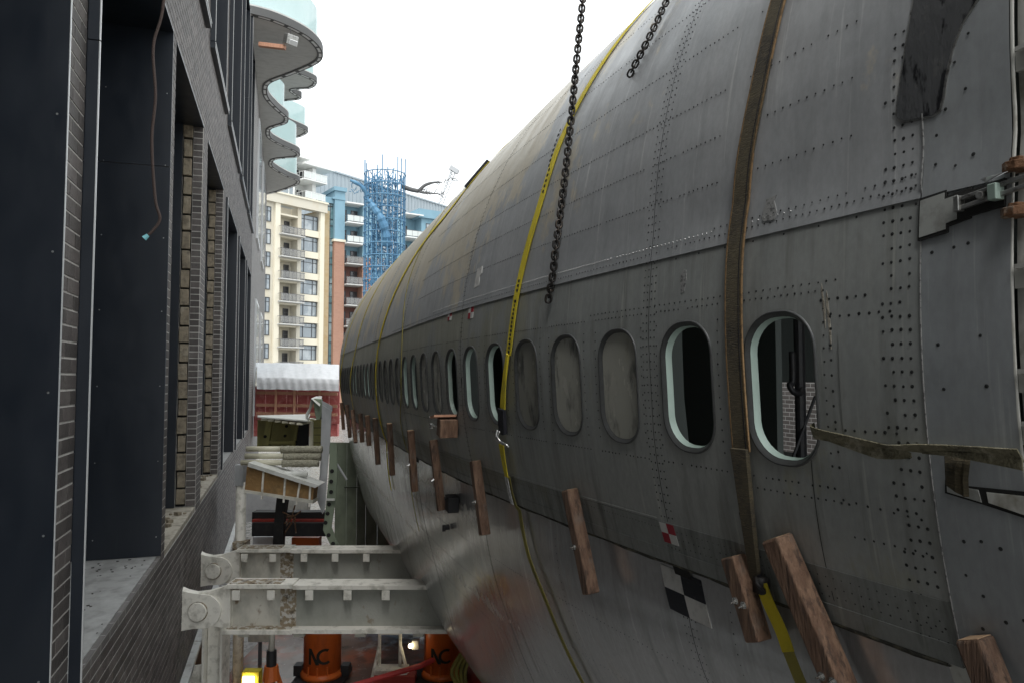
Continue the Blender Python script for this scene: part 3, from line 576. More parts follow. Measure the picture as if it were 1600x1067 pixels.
ys_ = thing('yellow_strap_tail', 'yellow webbing tail hooked below the brown strap beside a timber post', 'strap', S(2.43, -.9, .02))
ribbon([S(2.45, -.79, .035), S(2.43, -.855, .04), S(2.395, -.96, .045), S(2.37, -1.03, .045)], .055, .005, 'webbing', m_yel, ys_, free=True)
ribbon([S(2.37, -1.03, .045), S(2.335, -1.13, .045), S(2.30, -1.25, .045), S(2.26, -1.4, .045)], .05, .004, 'old_webbing', m_yelold, ys_, free=True)
m = MB(); m.tube(catmull([S(2.475, -.77, .03), S(2.45, -.785, .055), S(2.435, -.80, .05), S(2.44, -.83, .03)], 5), .008, 8); m.box(S(2.46, -.80, .03), (.04, .05, .06)); m.build('hook', m_blackst, ys_, True)

y1 = thing('long_yellow_strap', 'bright yellow ratchet strap crossing the skin in front of a window', 'strap', S(4.6, 0, .02))
ribbon([(4.05, 3.15), (4.12, 2.7), (4.16, 2.3), (4.207, 1.948), (4.273, 1.55), (4.31, 1.11), (4.438, .671), (4.507, .299), (4.545, .16)], .078, .005, 'webbing', m_yel, y1, .014)
ribbon([(4.548, .16), (4.62, -.02), (4.69, -.20)], .055, .006, 'folded_webbing', m_yel, y1, .016, wid=lambda t: .05+.012*t)
ribbon([(4.54, .16), (4.585, -.02), (4.635, -.20)], .03, .006, 'folded_webbing', m_yel, y1, .024)
ribbon([(4.69, -.20), (4.71, -.30), (4.72, -.37)], .062, .02, 'black_sleeve', m_black, y1, .02)
ribbon([(4.635, -.20), (4.65, -.30), (4.66, -.36)], .035, .024, 'black_sleeve', m_black, y1, .022)
m = MB(); m.tube(catmull([S(4.74, -.34, .05), S(4.73, -.38, .07), S(4.70, -.41, .06), S(4.64, -.43, .045), S(4.63, -.445, .03)], 6), .009, 8); m.tube(catmull([S(4.70, -.345, .05), S(4.71, -.38, .07), S(4.69, -.41, .06)], 5), .008, 8); m.build('hook', m_hook, y1, True)
for k in range(16):
    z = .63-.03*k if k < 3 else .50-.027*(k-3); y = 4.447+(.63-z)*.19
    m = MB(); hw = random.uniform(.008, .018); q = [(y-hw, z-.009), (y+hw*.3, z-.010), (y+hw, z+.002), (y+hw*.4, z+.010), (y-hw*.8, z+.007)]
    m.add([S(a, b, .0205) for a, b in q]+[S(a, b, .0185) for a, b in q], [tuple(range(5)), *[(i, 5+i, 5+(i+1) % 5, (i+1) % 5) for i in range(5)]]); m.build('printed_mark', m_ink, y1)
for k in range(13):
    z = 1.62-.036*k; y = 4.365-(1.62-z)*.15 if z > 1.36 else 4.30
    m = MB(); hw = random.uniform(.008, .018); q = [(y-hw, z-.011), (y+hw*.5, z-.010), (y+hw, z+.004), (y+hw*.2, z+.012), (y-hw*.8, z+.006)]
    m.add([S(a, b, .0205) for a, b in q]+[S(a, b, .0185) for a, b in q], [tuple(range(5)), *[(i, 5+i, 5+(i+1) % 5, (i+1) % 5) for i in range(5)]]); m.build('printed_mark', m_ink, y1)
y2 = thing('hanging_yellow_strap', 'slack yellow strap with a paper tag hanging below the black sleeve', 'strap', S(4.75, -.6, .03))
ribbon([(4.745, -.44), (4.755, -.55), (4.765, -.66)], .07, .005, 'folded_webbing', m_yel, y2, .035, wid=lambda t: .085-.03*t)
ribbon([(4.775, -.66), (4.79, -.75), (4.80, -.85)], .052, .003, 'paper_tag', m_label, y2, .035)
ribbon([(4.765, -.66), (4.785, -.83), (4.69, -1.16), (4.54, -1.5), (4.51, -1.98), (4.52, -2.5), (4.55, -3.0)], .045, .004, 'webbing', m_yelold, y2, .02, wid=lambda t: .05)
def thin_strap(label, path, w, mat=m_yel, off=.012):
    t = thing('yellow_strap', label, 'strap', S(*path[len(path)//2], .02), 'yellow straps round the far fuselage'); ribbon(path, w, .005, 'webbing', mat, t, off); return t
t = thin_strap('yellow strap curving over the fuselage in the middle distance', [(7.2, 2.9), (7.4, 2.4), (7.56, 2.02), (7.9, 1.845), (8.83, 1.64), (9.6, 1.16), (10.02, .72), (10.31, .28), (10.5, -.3), (10.55, -.9), (10.6, -1.6)], .10)
m = MB(); p = [S(7.42, 2.33, .015), S(7.55, 2.05, .015)]; m.tube(p, .035, 8); m.build('black_sleeve', m_black, t)
thin_strap('narrow faded yellow strap just beyond the mint framed window pair', [(8.9, 2.6), (8.7, 1.9), (8.55, 1.157), (8.2, .6), (8.08, .225), (8.2, -.2), (8.5, -.5), (8.6, -.97), (8.62, -1.8)], .03, m_yelold)
thin_strap('faded yellow strap near the far end of the fuselage', [(13.0, 2.3), (13.4, 1.4), (13.65, .61), (14.2, .2), (14.6, -.1), (14.7, -.7)], .07)
thin_strap('last yellow strap at the far tip of the fuselage', [(16.0, 2.0), (16.4, 1.2), (16.6, .45), (17.2, 0), (17.4, -.4), (17.45, -.8)], .09)
ts = thing('torn_webbing_strap', 'frayed olive webbing strap trailing out of the nearest window to the cut edge', 'strap', S(1.8, -.2, .02))
Pt = [S(2.12, -.175, -.02), S(2.09, -.185, .02), S(1.93, -.197, .03), S(1.80, -.205, .035), S(1.70, -.200, .04), S(1.58, -.194, .045), S(1.42, -.194, .05)]
def twist(path, ws, tilts, thick, name, mat, par):
    pts = [Vector(p) for p in catmull(path, 8)]; n = len(pts); lp = []
    for i, p in enumerate(pts):
        u = i/(n-1)*(len(ws)-1); k = min(int(u), len(ws)-2); f = u-k; w = ws[k]*(1-f)+ws[k+1]*f; a = tilts[k]*(1-f)+tilts[k+1]*f
        t = (pts[min(i+1, n-1)]-pts[max(i-1, 0)]).normalized(); up = Vector((0, 0, 1)); sd = t.cross(up).normalized(); b = up*math.cos(a)+sd*math.sin(a); nn = t.cross(b).normalized()
        lp.append([p-b*w/2, p-b*w/2+nn*thick, p+b*w/2+nn*thick, p+b*w/2])
    m = MB(); m.loops(lp); m.add(lp[0], [(0, 1, 2, 3)]); m.add(lp[-1], [(3, 2, 1, 0)]); return m.build(name, mat, par)
m_olive = M('olive_webbing', (.23, .21, .135), .9, layers=[((.40, .37, .28), 12, (1, 1, 1), .55, .64, .8), ((.06, .055, .03), 16, (1, 1, 1), .5, .64, .7)], bump=.8, bscale=110)
twist(Pt, [.04, .042, .036, .03, .036, .042, .046], [.2, .3, .7, 1.1, .8, .9, .7], .004, 'webbing', m_olive, ts)
twist([S(2.06, -.20, .015), S(1.86, -.225, .02), S(1.74, -.228, .025)], [.008, .05, .016], [0, .1, .2], .004, 'torn_edge', m_olive, ts)
twist([S(1.70, -.212, .03), S(1.60, -.21, .04), S(1.42, -.215, .045)], [.012, .014, .04], [.2, .2, .1], .004, 'torn_edge', m_olive, ts)
fl = thing('hanging_web_flap', 'short brown striped webbing flap hanging under the torn strap', 'webbing flap', S(1.62, -.28, .02))
m = MB(); cols = [(1.648, .0), (1.635, .012), (1.62, .02), (1.605, .026), (1.59, .022), (1.58, .03), (1.567, .026)]
lens = [-.305, -.308, -.312, -.318, -.325, -.327, -.325]
m.loops([[S(y, -.222, .012+o*.4) for y, o in cols], [S(y, (-.222+l)/2, .016+o) for (y, o), l in zip(cols, lens)], [S(y+.006, l, .012+o) for (y, o), l in zip(cols, lens)]], closed=False)
m.build('webbing', m_webb, fl)

# chains
def chain_link(pl, r, w):
    m = MB(); pts = []
    for k in range(7): a = -math.pi/2+math.pi*k/6; pts.append((pl/2-w/2+w/2*math.cos(a), w/2*math.sin(a), 0))
    for k in range(7): a = math.pi/2+math.pi*k/6; pts.append((-pl/2+w/2+w/2*math.cos(a), w/2*math.sin(a), 0))
    rings = []; n = len(pts)
    for i, p in enumerate(pts):
        p = Vector(p); t = (Vector(pts[(i+1) % n])-Vector(pts[i-1])).normalized(); b = Vector((0, 0, 1)); s_ = t.cross(b)
        rings.append([p+(s_*math.cos(2*math.pi*q/6)+b*math.sin(2*math.pi*q/6))*r for q in range(6)])
    m.loops(rings+[rings[0]]); return m
def chain(label, path, pitch, r, w):
    c = thing('lifting_chain', label, 'chain', path[0]); P = [Vector(p) for p in catmull(path, 14)]
    me = None; d = 0; nxt = 0; k = 0
    for i in range(len(P)-1):
        seg = (P[i+1]-P[i]); l = seg.length
        while nxt <= d+l:
            p = P[i]+seg*((nxt-d)/l); t = seg.normalized(); u = Vector((-.75, -.6, .2)); s_ = t.cross(u).normalized(); u = s_.cross(t)
            rot = Matrix((t, s_, u)).transposed().to_4x4() @ Matrix.Rotation((math.pi/4 if k % 2 else -math.pi/4)+random.uniform(-.15, .15), 4, 'X')
            if me is None: o = chain_link(pitch*1.62, r, w).build('link', m_chain, None, True); me = o.data
            else: o = bpy.data.objects.new('link', me); COL.objects.link(o)
            attach(o, c); o.matrix_basis = Matrix.Translation(p) @ rot; nxt += pitch; k += 1
        d += l
    return c
chain('dark steel chain hanging down across the sky onto the upper skin', [S(3.97, .465, .03), S(3.935, .60, .035), S(3.92, .75, .045), Vector((1.545, 3.94, 1.0)), Vector((1.605, 3.95, 1.455)), Vector((1.66, 3.95, 1.98)), Vector((1.74, 3.95, 2.7))], .032, .0068, .033)
chain('short dark chain end lying on the skin at the top edge', [S(3.51, 1.66, .025), S(3.45, 1.80, .03), S(3.43, 1.93, .035), S(3.43, 2.07, .04), S(3.43, 2.4, .04)], .027, .0056, .028)

# timber posts bolted across the lower crease
def timber(label, yt, zt, yb, zb, w, d, bolts=1, off=.0, ob=.07):
    t = thing('timber_post', label, 'timber', S(yb, zb, .05), 'timber posts bolted along the body crease')
    a, b = S(yt, zt, d/2+off+.005), S(yb, zb, d/2+off+.005+ob); n = nrm((yt+yb)/2, (zt+zb)/2)
    m = MB(); m.beam(b, a, w, d, n); o = m.build('post', m_wood, t, bevel=random.uniform(.004, .008))
    tt = (a-b).normalized(); m = MB(); m.beam(a+tt*.0005, a+tt*.002, w-.012, d-.012, n); m.build('end_grain', m_woodend, t)
    mid = b+(a-b)*.45; sd = tt.cross(n).normalized()
    if sd.y < 0: sd = -sd
    for k in range(bolts):
        p = mid+n*(d/2)+sd*((k-.5)*w*.5 if bolts > 1 else w*.1)+tt*.02*k
        m = MB(); m.tube([p-n*.002, p+n*.003], .016, 14); m.tube([p, p+n*.013], .008, 6); m.tube([p, p+n*.028], .004, 6); m.build('bolt', m_hook, t)
    p = mid+sd*(w/2)
    if bolts == 1 and yt < 7:
        m = MB(); m.tube(catmull([p-n*.01, p+sd*.02+tt*.012, p+sd*.03-tt*.01+n*.02, p+sd*.055+tt*.004, p+sd*.07-n*.02], 5), .004, 6); m.build('tie_wire', m_hook, t, True)
    return t
timber('thick reddish timber post beside the yellow strap tail', 2.305, -.579, 1.985, -1.35, .085, .085, 2, ob=.09)
timber('short pale topped timber post left of the thick reddish one', 2.574, -.71, 2.473, -1.011, .085, .07, 2, ob=.05)
timber('broad split timber post cut off by the lower right picture corner', 1.623, -.731, 1.50, -1.08, .075, .075, 2, ob=.06)
timber('reddish timber post with silver tie wire left of the checkered target', 3.84, -.616, 3.698, -1.146, .075, .075)
timber('brown timber post right of the small black block', 5.375, -.615, 5.269, -1.147, .072, .072)
timber('weathered timber post left of the small black block', 6.632, -.558, 6.514, -1.18, .072, .072)
timber('dark timber post third in the row beyond the black block', 7.739, -.543, 7.787, -1.19, .07, .07)
timber('brown timber post fourth in the row beyond the black block', 9.339, -.56, 9.429, -1.224, .07, .07)
for lb, a, b, c, d in (('wide dark timber post in the far cluster', 10.855, -.572, 10.899, -1.25), ('timber post in the middle of the far cluster', 11.919, -.585, 11.964, -1.074), ('slim timber post left in the far cluster', 13.11, -.607, 13.088, -1.115), ('timber post at the start of the last group', 14.645, -.613, 14.363, -1.221), ('timber post second from the far end', 15.87, -.554, 15.642, -1.219), ('last timber post at the far end', 17.29, -.543, 17.299, -1.167)): timber(lb, a, b, c, d, .075, .075)
bk = thing('timber_bracket', 'square timber block with pale top and two steel rods below a window', 'bracket', S(5.95, -.35, .05))
m = MB(); p = S(5.86, -.385, .075); m.box(p, (.15, .14, .15), Matrix.Rotation(.15, 3, 'X')); m.build('block', m_wood, bk, bevel=.005)
m = MB(); m.box(S(5.88, -.297, .09), (.19, .17, .018), Matrix.Rotation(-.12, 3, 'X')); m.build('top_board', m_lumber, bk)
for dz in (-.33, -.40):
    m = MB(); m.tube([S(5.95, dz, .08), S(6.33, dz+.01, .10)], .008, 8); m.build('rod', m_hook, bk)
m = MB(); m.box(S(6.36, -.40, .09), (.03, .035, .05)); m.build('rod_nut', m_hook, bk, bevel=.006)
nb = MB(); nb.box(S(6.35, -1.10, .05), (.10, .13, .14), Matrix.Rotation(.1, 3, 'X')); nb.tube([S(6.35, -1.05, .1), S(6.35, -1.05, .115)], .02, 10)
tag(nb.build('black_block', m_blackst, bevel=.006), 'small black painted block fixed on the belly between two timber posts', 'block')
sk = MB(); sk.tube([S(6.8, -1.40, 0), S(6.8, -1.40, .05)], [.028, .02], 10); sk.box(S(6.8, -1.40, .05), (.03, .02, .06)); tag(sk.build('belly_fitting', m_blackst), 'tiny dark protruding fitting on the belly under the black block', 'fitting')

# ================================================================== brick building on the left
U = 1.3                                # factor that scales facade and balconies about the camera at the origin
CAM_SCALE_MAT = Matrix.Diagonal((U, U, U, 1))
D = .95; CO = .0736; BL = .22; MJ = .011
bl = thing('brick_building', 'dark grey brick podium with deep charcoal clad window openings along the left', 'building', (-D*U, 13, GZ))
PIERS = [(3.66, 3.95), (6.66, 6.86), (9.15, 9.63), (12.11, 12.6), (15.6, 16.0), (18.9, 19.25), (22.0, 22.4)]
ZSILL, ZLIN, ZBT, ZTOP, ZBOT = -1.46, 2.97, 4.2, 9.27, -3.05
BR = []                               # (centre, size, facing)
def brick_face(y0, y1, z0, z1, x=-D):
    nrow = int(round((z1-z0)/CO)); ch = (z1-z0)/nrow
    for r in range(nrow):
        zc = z0+(r+.5)*ch; s = (y0//BL)*BL-(BL/2 if r % 2 else 0)
        while s < y1:
            a, b = max(s, y0), min(s+BL, y1)
            if b-a > .03: BR.append((Vector((x-.02+random.uniform(-.0008, .0008), (a+b)/2, zc)), (.04, b-a-MJ, ch-MJ)))
            s += BL
def brick_return(y, x0, x1, z0, z1):
    nrow = int(round((z1-z0)/CO)); ch = (z1-z0)/nrow
    for r in range(nrow):
        zc = z0+(r+.5)*ch
        BR.append((Vector(((x0+x1)/2, y+.02+random.uniform(-.002, .002), zc)), (x1-x0-MJ/2, .04, ch-MJ)))
brick_face(2.6, 22.4, ZBOT, -1.525); brick_face(5.0, 22.4, ZLIN, ZBT)
for i, (a, b) in enumerate(PIERS):
    brick_face(a, b, -1.525, ZLIN)
    if i: brick_face(a, b, ZBT, ZTOP)
for i in (2, 3): brick_return(PIERS[i][0]-.042, -1.055, -.9515, ZSILL, ZLIN)
fwv = Vector((SY_*math.cos(PITCH), CY_*math.cos(PITCH), math.sin(PITCH))); rtv = Vector((CY_, -SY_, 0)); upv = rtv.cross(fwv)
def score(b):
    p = b[0]*U; zz = p.dot(fwv)
    if zz < 1: return 0
    u, v = p.dot(rtv)/zz, p.dot(upv)/zz
    if abs(u) > .715 or abs(v) > .48: return 0
    return 1/zz
BR.sort(key=score, reverse=True)
cube = MB(); cube.box((0, 0, 0), (1, 1, 1)); bo = cube.build('brick', m_brick); bme = bo.data
for k, (c, d) in enumerate(BR[:300]):
    o = bo if k == 0 else bpy.data.objects.new('brick', bme)
    if k: COL.objects.link(o)
    attach(o, bl); o.location = c*U; o.scale = tuple(v*U for v in d); o.rotation_euler = (random.uniform(-.004, .004), 0, random.uniform(-.006, .006))
m = MB(CAM_SCALE_MAT)
for c, d in BR[300:]: m.box(c, d)
m.build('brickwork', m_brick, bl, kind='stuff', label='remaining courses of dark grey brick')
# mortar core
m = MB(CAM_SCALE_MAT); m.span(-1.7, -D-.003, 2.6, 22.4, ZBOT, -1.525); m.build('spandrel_core', m_mortar, bl)
m = MB(CAM_SCALE_MAT); m.span(-1.7, -D-.003, 5.0, 22.4, ZLIN+.006, ZBT); m.build('spandrel_core', m_mortar, bl)
for i, (a, b) in enumerate(PIERS):
    m = MB(CAM_SCALE_MAT); m.span(-1.7, -D-.003, a+.004, b-.004, -1.52, ZLIN); m.build('pier_core', m_mortar, bl)
    m = MB(CAM_SCALE_MAT); m.span(-1.7, -D-.003, a+.004, b-.004, ZBT+.001, ZTOP); m.build('pier_core', m_mortar, bl)
m = MB(CAM_SCALE_MAT); m.span(-1.8, -D, -14, 2.6, ZBOT, -1.525); m.build('spandrel_wall', m_brickf, bl)
m = MB(CAM_SCALE_MAT); m.span(-1.8, -D, -14, 5.0, ZLIN+.01, ZTOP); m.build('spandrel_wall', m_brickf, bl)
m = MB(CAM_SCALE_MAT); m.span(-1.8, -D, -14, .3, -1.525, ZLIN+.01); m.build('pier_wall', m_brickf, bl)
m = MB(CAM_SCALE_MAT); m.span(-1.95, -1.78, .3, 22.4, ZBOT, ZTOP); m.build('glazing_wall', m_glassd, bl)
# openings: clad jambs, fins, soffits, sills
op = [(.3, 3.66)]+[(PIERS[i][1], PIERS[i+1][0]) for i in range(len(PIERS)-1)]
def jamb(y, z0, z1, split=None, x1=-D+.004, trim=True):
    zs = [z0]+([split] if split else [])+[z1]
    for a, b in zip(zs[:-1], zs[1:]):
        m = MB(CAM_SCALE_MAT); m.span(-1.74, x1, y-.018, y-.004, a+.003, b-.003); m.build('jamb_panel', m_navy, bl)
    if trim: m = MB(CAM_SCALE_MAT); m.span(x1+.0005, x1+.004, y-.0185, y-.006, z0+.004, z1-.004); m.build('edge_trim', m_trim, bl)
def fin(y, z0, z1, split=None, pr=.052):
    zs = [z0]+([split] if split else [])+[z1]
    for a, b in zip(zs[:-1], zs[1:]):
        m = MB(CAM_SCALE_MAT); m.span(-D+.002, -D+pr, y+.001, y+.013, a+.003, b-.003); m.build('fin', m_navy, bl)
        m = MB(CAM_SCALE_MAT); m.span(-D+pr+.0005, -D+pr+.006, y+.001, y+.014, a+.004, b-.004); m.build('edge_trim', m_trim, bl)
for i, (a, b) in enumerate(op):
    if i in (2, 3):                                    # unclad reveals: raw block and brick
        m = MB(CAM_SCALE_MAT); m.span(-1.74, -1.165, b-.10, b-.085, ZSILL, ZLIN); m.build('jamb_panel', m_navy, bl)
        z = ZSILL+.02
        while z < ZLIN-.15:
            h = random.uniform(.19, .23)
            mm = MB(CAM_SCALE_MAT); n = 5
            x0, x1 = -1.155+random.uniform(-.01, .008), -1.064+random.uniform(-.006, .004)
            mm.box(((x0+x1)/2, b-.03, z+h/2), (x1-x0, .05+random.uniform(0, .02), h-.022), Matrix.Rotation(random.uniform(-.03, .03), 3, 'Y')); mm.build('concrete_block', m_block, bl, bevel=.008); z += h
        m = MB(CAM_SCALE_MAT); m.span(-1.056, -D-.004, b-.0385, b-.001, ZSILL, ZLIN); m.build('return_core', m_mortar, bl)
        m = MB(CAM_SCALE_MAT); m.span(-1.165, -1.058, b-.004, b+.003, ZSILL, ZLIN); m.build('reveal_backing', m_gapdark, bl)
        m = MB(CAM_SCALE_MAT); m.span(-1.25, -D-.003, a, b-.045, ZSILL-.058, ZSILL-.004); m.build('raw_coping', m_cop, bl, bevel=.006)
        for q in range(14):
            mm = MB(CAM_SCALE_MAT); r_ = random.uniform(.015, .04); mm.box((random.uniform(-1.2, -1.0), random.uniform(a+.3, b-.08), ZSILL+r_*.35), (r_*1.6, r_*1.3, r_), Matrix.Rotation(random.uniform(0, 3), 3, 'Z')); mm.build('rubble', m_block, bl)
    else:
        jamb(b, ZSILL, ZLIN, 1.79 if i == 1 else None, trim=(i != 1))
        m = MB(CAM_SCALE_MAT); m.span(-1.74, -D-.03, max(a, 2.6), b-.019, ZSILL-.06, ZSILL); m.build('sill', m_sill, bl)
        m = MB(CAM_SCALE_MAT); m.span(-D-.029, -D-.001, max(a, 2.6), b-.0, ZSILL-.062, ZSILL-.006); m.build('coping', m_brickf, bl)
    if i and i not in (2, 3): fin(a, ZSILL, ZLIN, 1.67 if i == 1 else None, .052 if i == 1 else .03)
    m = MB(CAM_SCALE_MAT); m.span(-1.74, -D+.006, a+.014, b-.02, ZLIN-.012, ZLIN+.004); m.build('soffit_panel', m_navy, bl)
    if i:                                              # upper storey
        m = MB(CAM_SCALE_MAT); m.span(-D-.02, -D+.06, a+.02, b-.02, ZBT-.03, ZBT+.045); m.build('sill_flashing', m_navy, bl)
        m = MB(CAM_SCALE_MAT); m.span(-D+.0605, -D+.066, a+.02, b-.02, ZBT+.030, ZBT+.046); m.build('edge_trim', m_trim, bl)
        jamb(b, ZBT+.05, ZTOP, 7.0 if i % 2 else None, -D+.01); fin(a, ZBT+.05, ZTOP, None, .06)
        m = MB(CAM_SCALE_MAT); m.span(-1.74, -D, a, b-.02, ZTOP-.02, ZTOP); m.build('soffit_panel', m_navy, bl)
for yj, z0, z1 in ((3.66, -1.3, 2.9), (6.66, -1.3, 2.9)):
    z = z0
    while z < z1:
        for x in (-.985, -1.45):
            m = MB(CAM_SCALE_MAT); m.tube([(x, yj-.0182, z), (x, yj-.0200, z)], .005, 8); m.build('fixing', m_steelc, bl)
        z += .62
rnd = random.Random(3)
for q in range(46):
    mm = MB(CAM_SCALE_MAT); r_ = rnd.uniform(.003, .010); y = rnd.uniform(4.2, 6.6) if q < 34 else rnd.uniform(6.2, 6.62); mm.box((rnd.uniform(-1.5, -1.0), y, ZSILL+r_*.3), (r_*2, r_*1.4, r_*.6), Matrix.Rotation(rnd.uniform(0, 3), 3, 'Z')); mm.build('debris', m_debris, bl)
# far end of the podium
m = MB(CAM_SCALE_MAT); m.span(-2.2, -D-.002, 22.4, 37.5, ZBOT, ZTOP); m.build('end_wall', m_brickf, bl)
for a, z0, z1 in ((25, -1.2, 2.6), (30, -1.2, 2.6), (25, 4.6, 8.6), (30, 4.6, 8.6)):
    m = MB(CAM_SCALE_MAT); m.span(-D, -D+.06, a, a+2.6, z0, z1); w = m.build('window', m_trim, bl); m = MB(CAM_SCALE_MAT); m.span(-D+.061, -D+.066, a+.12, a+2.48, z0+.12, z1-.12); m.build('pane', m_pane, w)
# ledge and recessed lower storey
for a, b in ((3.0, 7.2), (7.22, 9.3), (9.32, 13.0), (13.02, 18), (18.02, 24)):
    m = MB(CAM_SCALE_MAT); m.span(-1.0, -D+.075, a, b, ZBOT-.06, ZBOT-.006); m.build('ledge', m_ledge, bl, bevel=.004)
m = MB(CAM_SCALE_MAT); m.span(-2.0, -1.32, -14, 37, GZ, ZBOT-.005); m.build('lower_wall', m_slab, bl)
for y in (7.0, 8.4, 9.9, 11.6): m = MB(CAM_SCALE_MAT); m.span(-1.2, -1.08, y, y+.12, GZ, ZBOT-.065); m.build('prop', m_wood, bl)
for k in range(12): m = MB(CAM_SCALE_MAT); m.span(-1.33, -1.15, 7.2, 9.8, -3.5-.16*k, -3.44-.16*k); m.build('louvre', m_blackst, bl)
# hanging cable
cb = thing('dangling_cable', 'thin rusty brown cable with a blue end cap dangling before the dark cladding', 'cable', (-.75, 4.6, .8))
m = MB(); m.tube(catmull([(-.70, 4.6, 3.0), (-.712, 4.6, 2.239), (-.762, 4.6, 1.95), (-.744, 4.6, 1.656), (-.757, 4.6, 1.388), (-.732, 4.6, 1.049), (-.704, 4.6, .93), (-.738, 4.6, .86), (-.766, 4.6, .826)], 8), .0085, 8); m.build('wire', m_cable, cb, True)
m = MB(); m.tube([(-.764, 4.6, .829), (-.785, 4.6, .808)], [.011, .016], 10); m.build('end_cap', m_cap, cb)

# opposite brick building behind the fuselage
m = MB(); m.span(9.4, 13, -6, 30, GZ, 6.8); ob = m.build('opposite_wall', m_brickr); tag(ob, 'pale jointed brick wall seen through the nearest open window', 'wall')

# ================================================================== wavy balconies above the podium
tw = thing('balcony_tower', 'tower with wavy concrete balconies and pale green glass above the podium', 'building', (-4, 36, GZ))
def wavy(zb, pts, th, glass_h, y_start):
    edge = [Vector((p[0], p[1], 0)) for p in catmull([(x, y, 0) for x, y in pts], 7)]
    n = len(edge); lo = [e+Vector((0, 0, zb)) for e in edge]; hi = [e+Vector((0, 0, zb+th)) for e in edge]
    bl_ = [Vector((-8, e.y, zb)) for e in edge]; bh = [Vector((-8, e.y, zb+th)) for e in edge]
    m = MB(); m.loops([bh, hi, lo, bl_], closed=False); s = m.build('balcony_slab', m_slab, tw)
    # dark rim with a pale channel broken by ties
    def inset(d): 
        out = []
        for i, e in enumerate(edge):
            t = (edge[min(i+1, n-1)]-edge[max(i-1, 0)]).normalized(); out.append(e+Vector((-t.y, t.x, 0))*d)
        return out
    i1, i2, i3 = inset(.015), inset(-.20), inset(-.3)
    sgn = 1
    if i1[3].x < edge[3].x: i1, i2, i3 = inset(-.015), inset(.20), inset(.3)
    m = MB(); m.loops([[e+Vector((0, 0, zb+th*.8)) for e in i1], [e+Vector((0, 0, zb-.03)) for e in i1], [e+Vector((0, 0, zb-.03)) for e in i2], [e+Vector((0, 0, zb-.001)) for e in i2]], closed=False); m.build('slab_rim', m_rimb, s)
    k = 0
    while k < n-3:
        m = MB(); q = slice(k, k+4) if k+4 < n else slice(k, n); dummy = 0
        m.loops([[a*.75+b*.25+Vector((0, 0, zb-.034)) for a, b in zip(i1[q], i2[q])], [a*.3+b*.7+Vector((0, 0, zb-.034)) for a, b in zip(i1[q], i2[q])]], closed=False); m.build('rim_channel', m_lit, s); k += 4
        
    k = 0; acc = 0
    while k < n-1:
        j = k+1
        while j < n-1 and sum((edge[q+1]-edge[q]).length for q in range(k, j)) < 1.5: j += 1
        m = MB(); a = [e+Vector((0, 0, zb+.02)) for e in i2[k:j+1]]; b = [e+Vector((0, 0, glass_h)) for e in a]
        off = Vector((.012, 0, 0)); m.loops([a, b, [e-off for e in b], [e-off for e in a]], closed=False); m.build('glass_panel', m_bglass, s); k = j
W1 = [(-2.5, 18.9), (-.9, 19.15), (-.2, 19.41), (.46, 19.95), (.83, 20.6), (.92, 21.2), (.76, 21.75), (.16, 22.63), (-.5, 23.5), (-.66, 24.1), (-.62, 24.9), (-.33, 25.8), (-.03, 26.5), (0, 26.9), (-.1, 27.3), (-.55, 27.9), (-.66, 28.4), (-.6, 29.1), (-.23, 29.75), (.3, 30.4), (.48, 30.85), (.38, 31.3), (-.4, 31.85), (-.62, 32.4), (-.56, 33.2), (.04, 34.4), (.5, 34.95), (.57, 35.4), (.38, 36.1), (-.4, 37.5), (-1.2, 38.5)]
W1 = [(x*U, y*U) for x, y in W1]           # balcony edge scaled about the camera, as the facade is
wavy(9.3*U, W1, .3, 1.55, 19)
W2 = [(-2.5, 28.6), (-.6, 29.4), (.3, 30.2), (1.0, 30.8), (1.13, 31.2), (.9, 31.8), (.2, 32.2), (.3, 32.6), (.55, 32.9), (.4, 33.3), (-.3, 33.8), (-.5, 35), (0, 36.3), (.8, 37.2), (.95, 37.7), (.5, 38.6), (-.5, 39.4)]
W2 = [(x*U, y*U) for x, y in W2]
wavy(12.5*U, W2, .3, 1.55, 29)
m = MB(); m.span(-8, -4.0, 26, 52, 12.4, 31); m.build('glazing', m_curtain, tw)
for y in lin(26, 52, 18): m = MB(); m.span(-4.0, -3.92, y-.04, y+.04, 12.4, 31); m.build('mullion', m_trim, tw)
m = MB(); m.span(.32, .39, 40.2, 41.0, 16.6, 18.4); m.build('plywood_guard', m_lumber, tw)
fl_ = thing('flood_light', 'small grey flood light hung under the nearest wavy balcony', 'lamp', at(446, 52, 23.6))
m = MB(); p = at(446, 52, 23.6); m.box(p, (.40, .29, .34), Matrix.Rotation(.5, 3, 'Z') @ Matrix.Rotation(.35, 3, 'X')); m.build('housing', m_steelc, fl_, bevel=.02)
m = MB(); m.box(p+Vector((.08, -.13, -.13)), (.27, .04, .16), Matrix.Rotation(.5, 3, 'Z') @ Matrix.Rotation(.8, 3, 'X')); m.build('lens', m_lit, fl_)
m = MB(); m.tube([p, p+Vector((0, 0, .5))], .012, 6); m.build('stem', m_blackst, fl_)
bm = MB(); bm.beam(at(396, 59, 23.7), at(438, 64, 23.7), .16, .13); tag(bm.build('copper_beam', m_lumber), 'short salmon coloured beam under the nearest wavy balcony', 'beam')

